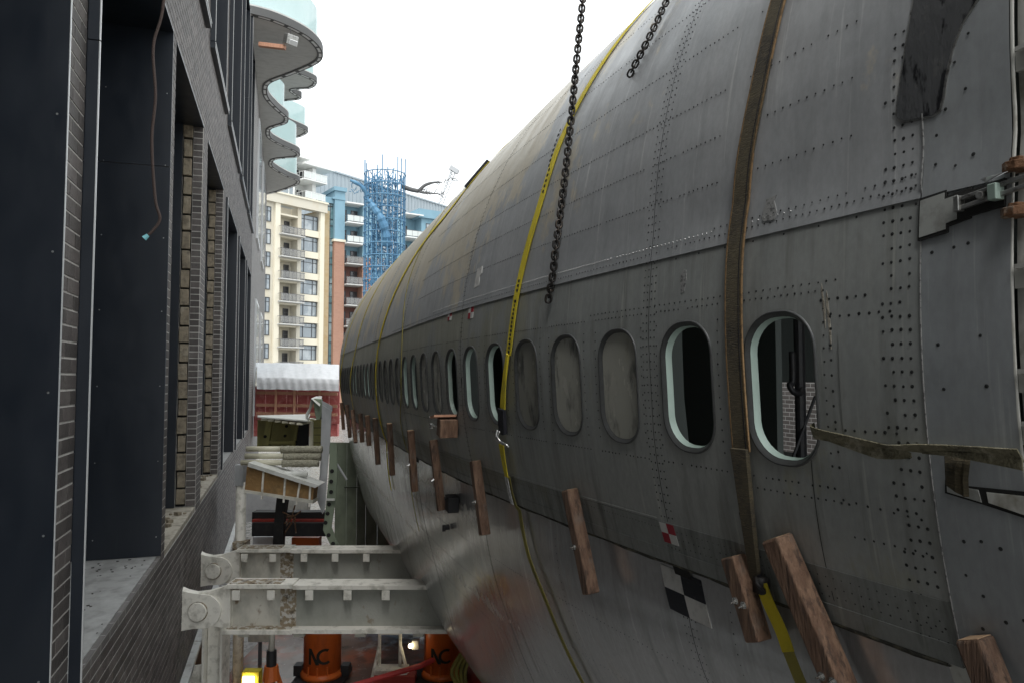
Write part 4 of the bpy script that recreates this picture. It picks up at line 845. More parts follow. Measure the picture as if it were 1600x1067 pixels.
# ================================================================== far apartment blocks
class FB:
    def __init__(s, O, u): s.O = Vector((*O, 0)); s.u = Vector((*u, 0)).normalized(); s.n = Vector((s.u.y, -s.u.x, 0)); s.mt = Matrix((s.u, s.n, Vector((0, 0, 1)))).transposed()
    def bx(s, m, s0, s1, d0, d1, z0, z1): m.box(s.O+s.u*((s0+s1)/2)+s.n*((d0+d1)/2)+Vector((0, 0, (z0+z1)/2)), (s1-s0, d1-d0, z1-z0), s.mt); return m
    def part(s, name, mat, par, *boxes):
        m = MB(); [s.bx(m, *b) for b in boxes]; return m.build(name, mat, par)
    def window(s, par, s0, s1, z0, z1, d, mull=(), rails=(), fm=m_frame, pm=m_pane):
        t = .09; bs_ = [(s0, s1, d, d+.1, z0, z0+t), (s0, s1, d, d+.1, z1-t, z1), (s0, s0+t, d, d+.1, z0+t, z1-t), (s1-t, s1, d, d+.1, z0+t, z1-t)]
        for q in mull: bs_.append((s0+(s1-s0)*q-.05, s0+(s1-s0)*q+.05, d, d+.09, z0+t, z1-t))
        for q in rails: bs_.append((s0+t, s1-t, d, d+.085, z0+(z1-z0)*q-.04, z0+(z1-z0)*q+.04))
        w = s.part('window', fm, par, *bs_); s.part('pane', pm, w, (s0+t, s1-t, d-.05, d+.03, z0+t, z1-t)); return w
    def balcony(s, par, s0, s1, z, d0, d1, rm=m_rail, slabm=m_slab, pane=None):
        b = s.part('balcony', slabm, par, (s0, s1, d0, d1, z-.18, z))
        bs_ = [(s0, s1, d1-.05, d1, z+1.0, z+1.06), (s0, s1, d1-.04, d1-.01, z+.08, z+.13)]
        k = s0
        while k <= s1: bs_.append((k, k+.045, d1-.04, d1-.005, z, z+1.0)); k += .62 if not pane else 1.0
        for e in (s0, s1-.04): bs_.append((e, e+.04, d0, d1-.05, z+1.0, z+1.05)); bs_.append((e, e+.04, (d0+d1)/2, (d0+d1)/2+.04, z, z+1.0))
        r = s.part('railing', rm, b, *bs_)
        s.part('railing_infill', pane or glass_rail, b, (s0+.05, s1-.05, d1-.03, d1-.02, z+.13, z+1.0))
        return b
glass_rail = glass_mat('railing_glass', (.30, .30, .29), .45)
pale_rail = glass_mat('pale_railing_glass', (.72, .76, .74), .7)
cb_ = thing('apartment_block', 'cream apartment block with stacked balconies and a white penthouse', 'building', (2, 108, GZ))
f = FB((-2.02, 105.5), (.826, .564))
f.part('wall', m_cream, cb_, (-6, .4, -8, 0, GZ, 24.6), (.4, 1.2, -8, .02, GZ, 24.6), (4.35, 4.95, -8, .02, GZ, 24.6), (8.05, 9.0, -8, .02, GZ, 24.6), (1.2, 4.35, -8, -1.6, GZ, 24.6))
f.part('pilaster', m_cream2, cb_, (.45, 1.25, .0, .35, GZ, 24.6)); f.part('pilaster', m_cream2, cb_, (8.1, 8.85, .0, .3, GZ, 24.6))
f.part('cornice', m_cream, cb_, (-6, 9.15, -.5, .55, 24.6, 25.9)); f.part('cornice_lip', m_cream2, cb_, (-6, 9.25, -.5, .7, 25.9, 26.15))
f.part('corner_wall', m_ochre, cb_, (9.0, 10.15, -8, -.25, GZ, 25.2))
for k in range(8):
    z0 = 21.7-3.17*k
    f.part('spandrel', m_cream2, cb_, (4.95, 8.05, -.6, 0, z0-.95, z0))
    f.window(cb_, 4.98, 8.02, z0+.02, z0+2.18, -.35, (.22, .74), (.72,))
    if k: pass
    zb = 20.35-3.17*k
    f.part('loggia_lintel', m_cream2, cb_, (1.2, 4.35, -1.6, .0, zb+2.75, zb+3.0))
    f.window(cb_, 1.35, 2.2, zb+.05, zb+2.3, -1.58, (), (.72,), pm=m_paned); f.window(cb_, 3.15, 4.0, zb+.0, zb+2.35, -1.58, (), (.75,), pm=m_paned)
    f.balcony(cb_, 1.0, 4.9, zb, -1.6, 1.15)
    f.window(cb_, -1.3, -.1, z0+.1, z0+2.2, -.08+.1, (.5,), (.7,))
# penthouse
f.part('penthouse_wall', m_whitew, cb_, (-6, 4.6, -8, -1.2, 26.15, 32.3), (4.6, 8.3, -8, -3.4, 26.15, 31.6), (7.6, 8.2, -3.4, -1.1, 26.15, 31.4))
f.part('penthouse_roof', m_whitew, cb_, (-6, 6.9, -8, -.5, 32.3, 32.8), (5.6, 11.0, -4, -.2, 31.45, 31.75)); f.part('roof_bulkhead', m_whitew, cb_, (2.2, 5.0, -6, -3, 32.8, 34.3)); f.part('roof_frame', m_rail, cb_, (2.6, 5.3, -2.6, -2.5, 35.1, 35.2), (5.2, 5.3, -2.6, -2.5, 32.8, 35.1))
for a, b, z0, z1, mu in ((-2, .6, 26.4, 28.6, (.5,)), (1.1, 4.3, 26.5, 29.2, (.25, .75)), (4.9, 5.9, 26.6, 29.2, ()), (5.0, 6.0, 29.6, 31.4, ())): f.window(cb_, a, b, z0, z1, -1.15 if b < 4.5 else -3.36, mu, (.6,), m_whitew)
f.window(cb_, 6.2, 7.4, 29.4, 31.3, -3.36, (.5,), (.5,), m_whitew, m_paned); f.window(cb_, 6.2, 7.4, 26.3, 28.3, -3.36, (.5,), (.6,), m_whitew, m_paned)
f.balcony(cb_, 5.2, 9.3, 29.2, -3.4, .2, m_whitew, m_whitew, pale_rail); f.balcony(cb_, 5.2, 8.8, 26.2, -3.4, .55, m_whitew, m_whitew, pale_rail)

b2 = thing('brick_and_blue_block', 'red brick and blue apartment block right of the cream one', 'building', (9, 113, GZ))
f = FB((5.0836, 110.35), (.954, .30))
f.part('stair_glazing', m_teal, b2, (.1, 2.0, -6, -.8, GZ, 26.4))
for z in [GZ+2+2.93*k for k in range(11)]: f.part('glazing_bar', m_frame, b2, (.1, 2.0, -.8, -.72, z, z+.12), (.1, 2.0, -.8, -.72, z+1.0, z+1.07))
for s_ in (.55, 1.05, 1.5): f.part('glazing_bar', m_frame, b2, (s_, s_+.07, -.8, -.73, GZ, 26.4))
f.part('brick_pier', m_redbr, b2, (1.95, 3.55, -6, 0, GZ, 20.6)); f.part('pier_cap', m_cream2, b2, (1.8, 3.7, -6, .15, 20.6, 20.95)); f.part('blue_pier', m_bluew, b2, (1.95, 3.55, -6, 0, 20.95, 28.3)); f.part('pier_crown', m_bluew, b2, (1.75, 3.75, -6, .25, 28.3, 28.9), (1.6, 3.6, -6, .1, 27.0, 27.3), (.2, 1.95, -6, -.4, 26.4, 27.3))
f.part('loggia_wall', m_brownbr, b2, (3.55, 6.45, -6, -1.8, GZ, 18.6)); f.part('loggia_wall', m_bluew, b2, (3.55, 6.45, -6, -1.8, 18.6, 27.2)); f.part('brick_pier', m_redbr, b2, (6.45, 8.0, -6, 0, GZ, 18.6)); f.part('blue_pier', m_bluew, b2, (6.45, 8.0, -6, 0, 18.6, 26.9))
f.part('loggia_roof', m_whitew, b2, (3.6, 6.6, -1.8, .5, 26.6, 26.8))
for k in range(8):
    z = 23.7-3.15*k
    f.balcony(b2, 3.6, 6.5, z, -1.8, .9, m_rail, m_slab if k > 1 else m_whitew, pale_rail if k < 2 else None)
    f.window(b2, 3.75, 4.5, z+.05, z+2.3, -1.78, (), (.7,), pm=m_paned); f.window(b2, 5.2, 6.3, z+.05, z+2.3, -1.78, (.5,), (.7,), pm=m_paned)
f.part('blue_wall', m_bluew, b2, (8.0, 13.6, -6, -.6, GZ, 25.5), (13.6, 16.6, -6, -2.4, GZ, 26.4), (16.6, 26, -6, 0, GZ, 26.0)); f.part('blue_cornice', m_bluew, b2, (15.9, 26, -6, .5, 26.0, 27.4)); f.part('loggia_roof', m_whitew, b2, (13.5, 16.7, -2.4, .6, 26.2, 26.4))
for k in range(4):
    z = 22.6-3.15*k; f.balcony(b2, 13.6, 16.6, z, -2.4, .7, m_rail, m_whitew, pale_rail); f.window(b2, 14, 15.2, z+.05, z+2.3, -2.38, (), (.7,), pm=m_paned); f.window(b2, 17.4, 21.6, z+.3, z+2.6, .0, (.3, .6), (.7,))
    f.window(b2, 9, 12.5, z+.3, z+2.6, -.6, (.3, .6), (.7,))
gm = MB(); p0, p1 = L(-31.5, 115, 0), L(-10, 147, 0); u_ = (p1-p0).normalized(); n_ = Vector((u_.y, -u_.x, 0))
gw = thing('corrugated_hall', 'long pale grey corrugated building behind the apartment blocks', 'building', (p0.x, p0.y, GZ))
gf = FB((p0.x, p0.y), (u_.x, u_.y)); ln = (p1-p0).length
gf.part('wall', m_greyc, gw, (0, ln, -20, 0, GZ, 34.0)); gf.part('roof_edge', m_greyc, gw, (-.2, ln, -20, .2, 34.0, 34.25))
for k in range(44): gf.part('cladding_rib', m_greyc, gw, (k*ln/44, k*ln/44+.12, 0, .12, 20, 34.0))
gf.part('cladding_joint', m_rail, gw, (0, ln, 0, .03, 29.2, 29.27))

# ================================================================== blue steel tower with grey branches
bt = thing('blue_steel_tower', 'round blue tower cage of steel bars with a grey branch reaching out', 'tower', (9.1, 70, GZ))
TC = Vector((9.1, 70.0, 0)); TR = 1.95; rnd = random.Random(11)
def tp(a, r, z): return TC+Vector((r*math.cos(a), r*math.sin(a), z))
for k in range(24):
    a = 2*math.pi*k/24; m = MB(); top = 19.6+rnd.uniform(0, .4)+(1.4 if rnd.random() < .4 else 0); m.tube([tp(a, TR, GZ), tp(a, TR, top)], .05, 5); m.build('upright', m_bluest, bt)
for k in range(8):
    a = 2*math.pi*k/8+.2; m = MB(); m.tube([tp(a, TR*.55, GZ), tp(a, TR*.55, 19.8)], .045, 5); m.build('upright', m_bluest, bt)
z = GZ+1
while z < 20:
    m = MB(); m.tube([tp(2*math.pi*k/24, TR*1.03, z) for k in range(25)], .05, 5, caps=False); m.build('ring', m_bluest, bt); z += 1.15
m = MB()
for k in range(850):
    a = rnd.uniform(0, 6.28); z0 = rnd.uniform(4, 19.2); b = a+rnd.choice((-1, 1))*rnd.uniform(.2, .7); m.tube([tp(a, TR*rnd.uniform(.3, 1), z0), tp(b, TR*rnd.uniform(.3, 1), z0+rnd.uniform(-.4, 1.3))], rnd.uniform(.03, .06), 4, False)
m.build('brace_work', m_bluest, bt, kind='stuff', label='tangle of thin blue braces inside the tower')
m = MB(); m.tube(catmull([TC+Vector((-1.75, -1.75, 16.7)), TC+Vector((-1.2, -1.9, 15.9)), TC+Vector((-.6, -1.95, 15.0)), TC+Vector((-.1, -1.7, 13.7)), TC+Vector((0, -1.2, 12.6))], 5), [(.26+.011*k)*(1+.14*math.sin(k*2.1)+.1*math.sin(k*5.3)) for k in range(21)], 9)
for k in range(12): a = TC+Vector((-1.7+rnd.uniform(-.2, .5), -1.8, 16.3+rnd.uniform(-.4, .4))); m.tube([a, a+Vector((rnd.uniform(-.9, .1), rnd.uniform(-.4, .1), rnd.uniform(-.4, .6)))], [.10, .03], 5)
m.build('cast_limb', m_bluest, bt, False)
m = MB(); m.tube(catmull([TC+Vector((-1.6, -.6, 17.2)), TC+Vector((-2.3, -.9, 18.2)), TC+Vector((-3.4, -1, 18.7))], 5), [(.26-.013*k)*(1+.2*math.sin(k*1.9)) for k in range(11)], 8); 
for k in range(14): 
    a = TC+Vector((-1.8-rnd.uniform(0, 1.5), -.8, 17.6+rnd.uniform(0, 1))); m.tube([a, a+Vector((rnd.uniform(-.6, .3), rnd.uniform(-.4, .4), rnd.uniform(-.5, .5)))], .04, 4)
m.build('cast_limb', m_bluest, bt, True)
m = MB()
def br(p, q, r0, r1): m.tube(catmull([p, (Vector(p)+Vector(q))/2+Vector((0, 0, rnd.uniform(-.15, .25))), q], 4), [r0+(r1-r0)*k/8 for k in range(9)], 7)
q0 = TC+Vector((1.6, -.6, 18.6)); q1 = at(652, 296, 69); q2 = at(672, 283, 69); q3 = at(690, 282, 69); q4 = at(668, 299, 69); q5 = at(692, 301, 69)
br(q0, q1, .24, .2); br(q1, q2, .18, .13); br(q2, q3, .12, .05); br(q1, q4, .15, .1); br(q4, q5, .10, .03)
for k in range(26):
    s_ = rnd.choice([(q2, q3), (q4, q5), (q1, q4), (q3, at(706, 276, 69))]); a = s_[0].lerp(s_[1], rnd.random()); br(a, a+Vector((rnd.uniform(-.1, .9), rnd.uniform(-.4, .4), rnd.uniform(-.5, .5))), .05, .012)
m.build('branch', m_bark, bt, True)
# crane
cr = thing('tower_crane', 'distant pale lattice crane boom leaning right of the blue tower', 'crane', at(680, 330, 180))
m = MB(); a, b = at(684, 325, 180), at(708, 262, 180); w = Vector((1.0, -.3, 0))
for o_ in (w*.6, w*-.6, Vector((0, 1.2, .3))): m.tube([a+o_, b+o_], .13, 4)
for k in range(12):
    p, q = a.lerp(b, k/12), a.lerp(b, (k+1)/12); m.tube([p+w*.6, q-w*.6], .09, 4); m.tube([p-w*.6, q+w*.6], .09, 4)
m.build('boom', m_crane, cr)
m = MB(); m.beam(at(702, 258, 180), at(715, 266, 180), 1.2, 1.1); m.build('boom_head', m_crane, cr)
for x in (709, 711): m = MB(); m.tube([at(x, 266, 180), at(x, 318, 180)], .045, 4); m.build('hoist_rope', m_crane, cr)

# ================================================================== tarpaulin and red hoarding at the end of the gap
tp_ = MB(); nx, rows_ = 70, [(566, 33.5), (570, 32.5), (578, 31.2), (588, 30.2), (590, 30), (598, 30), (607, 30)]
def tarp_pt(i, j):
    py, Z = rows_[j]; px = 402+(530-402)*i/nx; py = py+(math.sin(i*.21)*.4+math.sin(i*.63+j)*.15)+(i/nx)*3
    return at(px, py, Z)+Vector((0, (math.sin(i*.37+j*.9)+.6*math.sin(i*.93-j*1.3)+.3*math.sin(i*2.1+j*2))*.03, 0))
lo_ = [[tarp_pt(i, j) for i in range(nx+1)] for j in range(len(rows_))]; tp_.loops(lo_, closed=False); tp_.loops([[v+Vector((0, .03, -.01)) for v in r_] for r_ in lo_], closed=False)
tag(tp_.build('tarpaulin', m_tarp, None, True), 'creased white tarpaulin stretched over the far red hoarding', 'tarpaulin')
hd = thing('red_hoarding', 'red site hoarding with salmon timber rails at the end of the gap', 'hoarding', at(465, 660, 31))
for k in range(8):
    a, b = 400+k*16.5, 400+k*16.5+16; m = MB(); m.beam(at(a, 632, 31), at(b, 632, 31), .04, 1.6); m.build('panel', m_redply, hd)
for py in (613, 632, 645): m = MB(); m.beam(at(402, py, 30.7), at(528, py+2, 30.7), .06, .13); m.build('rail', m_lumber, hd)
for px in (432, 461, 500): m = MB(); m.beam(at(px, 606, 30.6), at(px, 652, 30.6), .07, .10, (1, 0, 0)); m.build('post', m_lumber, hd)
m = MB(); m.beam(at(400, 662, 31.2), at(530, 662, 31.2), .3, 1.0); m.build('kerb_board', m_redply, hd)

# ================================================================== white girders spanning from the wall to the fuselage
EX, EZ = Vector((CY_, -SY_, 0)), Vector((0, 0, 1)); EB = Vector((SY_, CY_, 0))
def girder(label, a0, b0, z0, length):
    """a0, b0, z0: pin centre in the steelwork frame"""
    G = thing('white_girder', label, 'girder', L(a0, b0, GZ), 'white girders between wall and fuselage')
    q = 1.4; k = 6.9/1130*q
    base = [(284, 912), (298, 918), (312, 921), (330, 919), (348, 914), (366, 908), (366, 977), (350, 973), (335, 971), (318, 973), (303, 976), (284, 980)]
    m = MB(); m.prism([((x-318)*k, -(y-948)*k) for x, y in base], L(a0, b0-.03*q, z0), EX, EZ, -.07*q); m.build('lug_plate', m_girdf, G, bevel=.005)
    dd = [(284.5, 914), (305, 919.5), (325, 922)]+[(326+27*math.sin(R(t)), 948-26*math.cos(R(t))) for t in range(0, 181, 12)]+[(310, 974.5), (284.5, 979)]
    m = MB(); m.prism([((x-318)*k, -(y-948)*k) for x, y in dd], L(a0, b0-.03*q, z0), EX, EZ, .022*q); m.build('lug_boss', m_girdf, G, bevel=.005)
    c = L(a0, b0-.052*q, z0); m = MB(); m.tube([c, c-EB*.04], .086*q, 32); m.build('pin', m_girdf, G, bevel=.008)
    m = MB(); m.tube([c, c-EB*.011], .093*q, 32); m.build('pin_collar', m_weld, G)
    aw = a0+.27*q
    def bx(name, x0, x1, y0, y1, za, zb, mat, bev=.004):
        m = MB(CAM_YAW_ROT); m.span(aw+x0*q, aw+x1*q, b0+y0*q, b0+y1*q, z0+za*q, z0+zb*q); return m.build(name, mat, G, bevel=bev)
    ln = length/q-.27; zt, zb = .255, -.19
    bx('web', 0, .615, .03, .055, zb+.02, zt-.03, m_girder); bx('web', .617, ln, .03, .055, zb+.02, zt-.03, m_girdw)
    bx('top_flange', 0, .62, -.07, .16, zt-.04, zt, m_girdf); bx('top_flange', .622, ln, -.066, .16, zt-.05, zt-.008, m_girdf)
    bx('bottom_flange', -.04, .62, -.07, .16, zb-.018, zb+.025, m_girdf); bx('bottom_flange', .622, ln, -.066, .16, zb-.012, zb+.03, m_girdf)
    for x in (.05, .38, .74, 1.10, 1.46): bx('tab', x, x+.075, -.072+(0 if x < .6 else .003), -.058, zt-.145, zt-.055, m_girdf)
    bx('splice_scale', .48, .63, .022, .0297, zb+.03, zt-.052, m_weld, 0)
    bx('splice_scale', 0, .60, -.05, .028, zb+.0252, zb+.034, m_weld, 0); bx('splice_scale', .02, .5, -.05, .1, zt+.0005, zt+.008, m_weld, 0)
    for x in (.10, .62, 1.2, 1.75): bx('underside_pad', x, x+.10, -.02, .1, zb-.058, zb-.019, m_girder)
    return G
girder('nearer white steel girder with round pin lug at the wall', -4.137, 9.77, -3.06, 3.95)
girder('farther white steel girder with round pin lug at the wall', -4.832, 11.95, -3.104, 4.2)
def lbox(name, mat, par, a0, a1, b0, b1, z0, z1, bev=.004, label=None):
    m = MB(CAM_YAW_ROT); m.span(a0, a1, b0, b1, z0, z1); return m.build(name, mat, par, bevel=bev, label=label)
k7 = 7.4/1130
cl = thing('white_support_column', 'white flanged column standing under the nearer girder at the wall', 'column', L(-4.18, 10.4, GZ))
lbox('web', m_girdf, cl, -4.27, -4.07, 10.35, 10.38, GZ, -3.37); lbox('flange', m_girdf, cl, -4.06, -4.03, 10.25, 10.55, GZ, -3.37); lbox('flange', m_girdf, cl, -4.31, -4.28, 10.25, 10.55, GZ, -3.37)
m = MB(); m.prism([(0, 0), (-.20, -.03), (-.22, -.3), (-.27, -.5), (-.27, -1.4), (0, -1.4)], L(-4.32, 10.4, -4.0), EX, EZ, .03); m.build('gusset', m_girdf, cl)
c2 = thing('tall_white_column', 'round white column rising behind the farther girder at the wall', 'column', L(-4.6, 12.4, GZ))
m = MB(); m.tube([L(-4.6, 12.4, GZ), L(-4.6, 12.4, -1.75)], .085, 16); m.build('shaft', m_girdf, c2, True); lbox('base_bracket', m_weld, c2, -4.66, -4.45, 12.2, 12.45, -2.9, -2.72); lbox('top_bracket', m_alu, c2, -4.68, -4.54, 12.3, 12.48, -1.80, -1.45)
# ================================================================== wing stub
k12 = 12.5/1130
def A(px, b=12.5): return (px-800)*b/1130
def ZZ(py, b=12.5): return (591.5-py)*b/1130
ws = thing('wing_stub', 'cut wing root with white skin and yellow green ribs left of the fuselage', 'wing', L(-3.6, 13, -2.8))
def poly(name, pts, b, th, mat, par, bev=0):
    m = MB(); m.prism([(A(x, b), ZZ(y, b)) for x, y in pts], L(0, b, 0), EX, EZ, -th); return m.build(name, mat, par, bevel=bev)
m = MB(); m.add([L(A(x, b), b, ZZ(y, b)) for x, y, b in ((404, 650, 12.6), (482, 656, 12.2), (486, 646, 13.8), (404, 648, 13.8), (404, 652, 12.6), (482, 658, 12.2), (486, 648, 13.8), (404, 650, 13.8))], [(0, 1, 2, 3), (7, 6, 5, 4), (0, 4, 5, 1), (1, 5, 6, 2)]); m.build('upper_skin', m_wskin, ws)
for i, px in enumerate(range(406, 482, 13)):
    f_ = (px-404)/78; m = MB(CAM_YAW_ROT); m.span(A(px), A(px+9), 12.62-.4*f_, 13.6, ZZ(656.5+6*f_), ZZ(653.2+6*f_)); m.build('stringer', m_tube, ws)
poly('rear_web', [(404, 655), (482, 655), (482, 702), (404, 702)], 13.7, .05, m_yprimer, ws)
poly('dark_bay', [(462, 657), (484, 657), (484, 700), (464, 700)], 13.4, .03, m_blackst, ws)
for q in ([(418, 657), (427, 657), (421, 702), (410, 702)], [(464, 657), (468, 657), (461, 702), (457, 702)]): poly('rib_post', q, 13.2, .06, m_yprimer, ws)
poly('side_web', [(486, 655), (505, 655), (505, 702), (486, 702)], 12.9, .05, m_yprimer, ws); poly('corner_post', [(485, 658), (490, 658), (490, 702), (485, 702)], 12.8, .06, m_tube, ws)
for y in (667, 678, 690): poly('side_joint', [(491, y), (504, y), (504, y+.8), (491, y+.8)], 12.895, .01, m_gapdark, ws)
for x, y in ((449, 665), (447, 680), (416, 681), (466, 689)): m = MB(); bb = 13.12 if x in (416, 466) else 13.66; c = L(A(x, bb), bb, ZZ(y, bb)); m.tube([c, c+EB*.02], .028, 12); m.build('lightening_hole', m_gapdark, ws)
poly('lower_lip', [(422, 688), (462, 688), (462, 692), (422, 692)], 13.15, .1, m_yprimer, ws)
# fairing over the root
m = MB(); apex = [L(A(490), 12.7, ZZ(619)), L(A(497), 12.8, ZZ(619))]; m.add([apex[0], L(A(468), 12.9, ZZ(648)), L(A(485), 12.3, ZZ(657)), apex[1], L(A(503), 12.4, ZZ(634)), L(A(488), 12.45, ZZ(622))], [(0, 1, 2, 5), (0, 5, 3), (3, 5, 4)]); m.build('torn_fairing', m_wskin, ws)
poly('green_bracket', [(490, 622), (503, 623), (505, 640), (501, 655), (495, 655), (492, 640)], 12.5, .1, m_green, ws, .01)
poly('fairing_sheet', [(503, 625), (520, 634), (520, 642), (505, 633)], 12.35, .02, m_alu, ws)
# root plate and holed rib
poly('root_plate', [(504, 632), (519, 641), (517, 690), (513, 745), (511, 790), (507, 800), (497, 775), (502, 740), (503, 690)], 12.2, .02, m_alu, ws)
poly('holed_rib', [(517, 690), (528, 690), (529, 740), (527, 777), (521, 820), (536, 855), (524, 855), (508, 824), (512, 790), (516, 740)], 12.24, .03, m_green, ws)
for x, y in ((521, 734), (520, 750), (520, 766), (517, 785), (515, 799), (512, 813), (517, 832), (524, 845)): m = MB(); c = L(A(x, 12.235), 12.235, ZZ(y, 12.235)); m.tube([c, c-EB*.006], .034, 14); m.build('lightening_hole', m_gapdark, ws)
m = MB(); m.prism([(A(x, 12.22), ZZ(y, 12.22)) for x, y in ((513, 776), (526, 776), (526, 779), (513, 779))], L(0, 12.22, 0), EX, EZ, .03); m.build('rib_clip', m_wskin, ws)
m = MB(); m.tube([L(A(513), 12.3, ZZ(690)), L(A(548), 12.3, ZZ(745))], .018, 8); m.build('strut', m_alu, ws)
for i, (x0, x1) in enumerate(((526, 544), (544, 560), (560, 574), (574, 592), (592, 660))): poly('bulkhead_panel', [(x0, 690), (x1-.6, 690), (x1-.6, 870), (x0, 870)], 18.2, .04, m_green if i < 2 else m_green_shade, ws)  # right-hand panels use the primer with shade painted in
poly('bulkhead_band', [(540, 758), (660, 758), (660, 760), (540, 760)], 18.15, .03, m_green_shade, ws)
# tubes
for py, a, mid, b_ in ((700, 388, 442, 505), (711, 386, 446, 503), (721, 380, 444, 500)):
    t = thing('insulated_tube', {700: 'uppermost cream tube with crusted right half across the gap', 711: 'middle cream tube with crusted right half across the gap', 721: 'lowest cream tube with crusted right half across the gap'}[py], 'tube', L(A(a), 12.0, ZZ(py)), 'cream tubes under the wing stub')
    bb = 12.0-.03*(py-700)/10; A_ = lambda p: A(p, bb); Z_ = lambda p: ZZ(p, bb); m = MB(); m.tube([L(A_(a), bb, Z_(py)), L(A_(mid), bb, Z_(py))], .045, 12); m.build('bare_tube', m_tube, t, True)
    m = MB(); n = 22; m.tube([L(A_(mid+(b_-mid)*q/n), bb, Z_(py+1)) for q in range(n+1)], [.062+random.uniform(-.006, .006) for q in range(n+1)], 10); m.build('crusted_sleeve', m_foam, t, True)
t = MB(); t.tube([L(A(432), 11.8, ZZ(729)), L(A(500), 11.8, ZZ(731))], .045, 12); tag(t.build('white_pipe', m_wskin, None, True), 'short plain white pipe below the crusted tubes', 'pipe')
# brown flap section
fs_ = thing('flap_section', 'tilted brown composite flap section with a white top edge', 'flap section', L(A(440), 11.6, ZZ(790)))
def poly2(name, pts, b, th, mat, bev=0):
    m = MB(); m.prism([(A(x, b), ZZ(y, b)) for x, y in pts], L(0, b, 0), EX, EZ, -th); return m.build(name, mat, fs_, bevel=bev)
poly2('brown_face', [(389, 727), (494, 755), (491, 782), (386, 765)], 11.7, .25, m_honey); poly2('top_edge', [(391, 721), (501, 756), (495, 760), (390, 727)], 11.62, .4, m_wskin); poly2('bottom_edge', [(385, 763), (492, 779), (492, 784), (385, 767)], 11.66, .3, m_girder)
for x0, x1, yo in ((413, 411, 0), (447, 445, 0), (470, 465, 0), (486, 485, 0)): poly2('stiffener', [(x0, 727+(x0-389)*.27+2), (x0+2.5, 727+(x0-389)*.27+2), (x1+2.5, 765+(x1-386)*.16+8), (x1, 765+(x1-386)*.16+8)], 11.66, .03, m_girdf)
# props, dark beams and sheets behind the girders
pr = thing('black_prop', 'black steel prop standing under the brown flap section', 'prop', L(A(443), 11.7, -2.9)); poly2_ = [(436, 768), (453, 768), (447, 815), (446, 858), (430, 858), (432, 815)]
m = MB(); m.prism([(A(x, 12.6), ZZ(y, 12.6)) for x, y in poly2_], L(0, 12.6, 0), EX, EZ, -.14); m.build('stem', m_blackst, pr, bevel=.01); lbox('head_plate', m_blackst, pr, A(432, 12.6), A(455, 12.6), 12.45, 12.8, ZZ(772, 12.6), ZZ(768, 12.6))
m = MB(); 
for q in range(10): p = L(A(462)+random.uniform(-.05, .05), 12.5, ZZ(806)+random.uniform(-.05, .05)); m.tube([p, p+Vector((random.uniform(-.2, .2), 0, random.uniform(-.35, .2)))], .012, 5)
m.build('rope_knot', m_rust, pr)
for lb, y0, y1, mat, b in (('upper black beam crossing below the wing stub', 797, 808, m_blackst, 13.6), ('narrow red beam between two black beams', 808.5, 813, m_red, 13.5), ('lower black beam crossing below the wing stub', 813.5, 834, m_blackst, 13.4)):
    m = MB(CAM_YAW_ROT); m.span(A(398, b), A(512, b), b, b+.25, ZZ(y1, b), ZZ(y0, b)); tag(m.build('cross_beam', mat, None, bevel=.006), lb, 'beam', 'beams under the wing stub')
m = MB(CAM_YAW_ROT); m.span(A(380, 15.5), A(436, 15.5), 15.5, 15.55, ZZ(812, 15.5), ZZ(740, 15.5)); tag(m.build('white_sheet', m_tarp), 'white sheet hanging behind the black prop', 'sheet')
m = MB(CAM_YAW_ROT); m.span(A(446, 15.2), A(485, 15.2), 15.2, 15.5, ZZ(815, 15.2), ZZ(760, 15.2)); tag(m.build('pale_drum', m_wskin, None, bevel=.15), 'pale curved drum right of the black prop', 'drum')
m = MB(CAM_YAW_ROT); m.span(A(460, 13.7), A(502, 13.7), 13.7, 13.9, ZZ(862, 13.7), ZZ(836, 13.7)); tag(m.build('orange_box', m_orange), 'orange steel box under the lower black beam', 'box')
m = MB(CAM_YAW_ROT); m.span(A(400, 14.2), A(432, 14.2), 14.2, 14.3, ZZ(862, 14.2), ZZ(835, 14.2)); tag(m.build('white_board', m_tarp), 'white board left under the lower black beam', 'board')
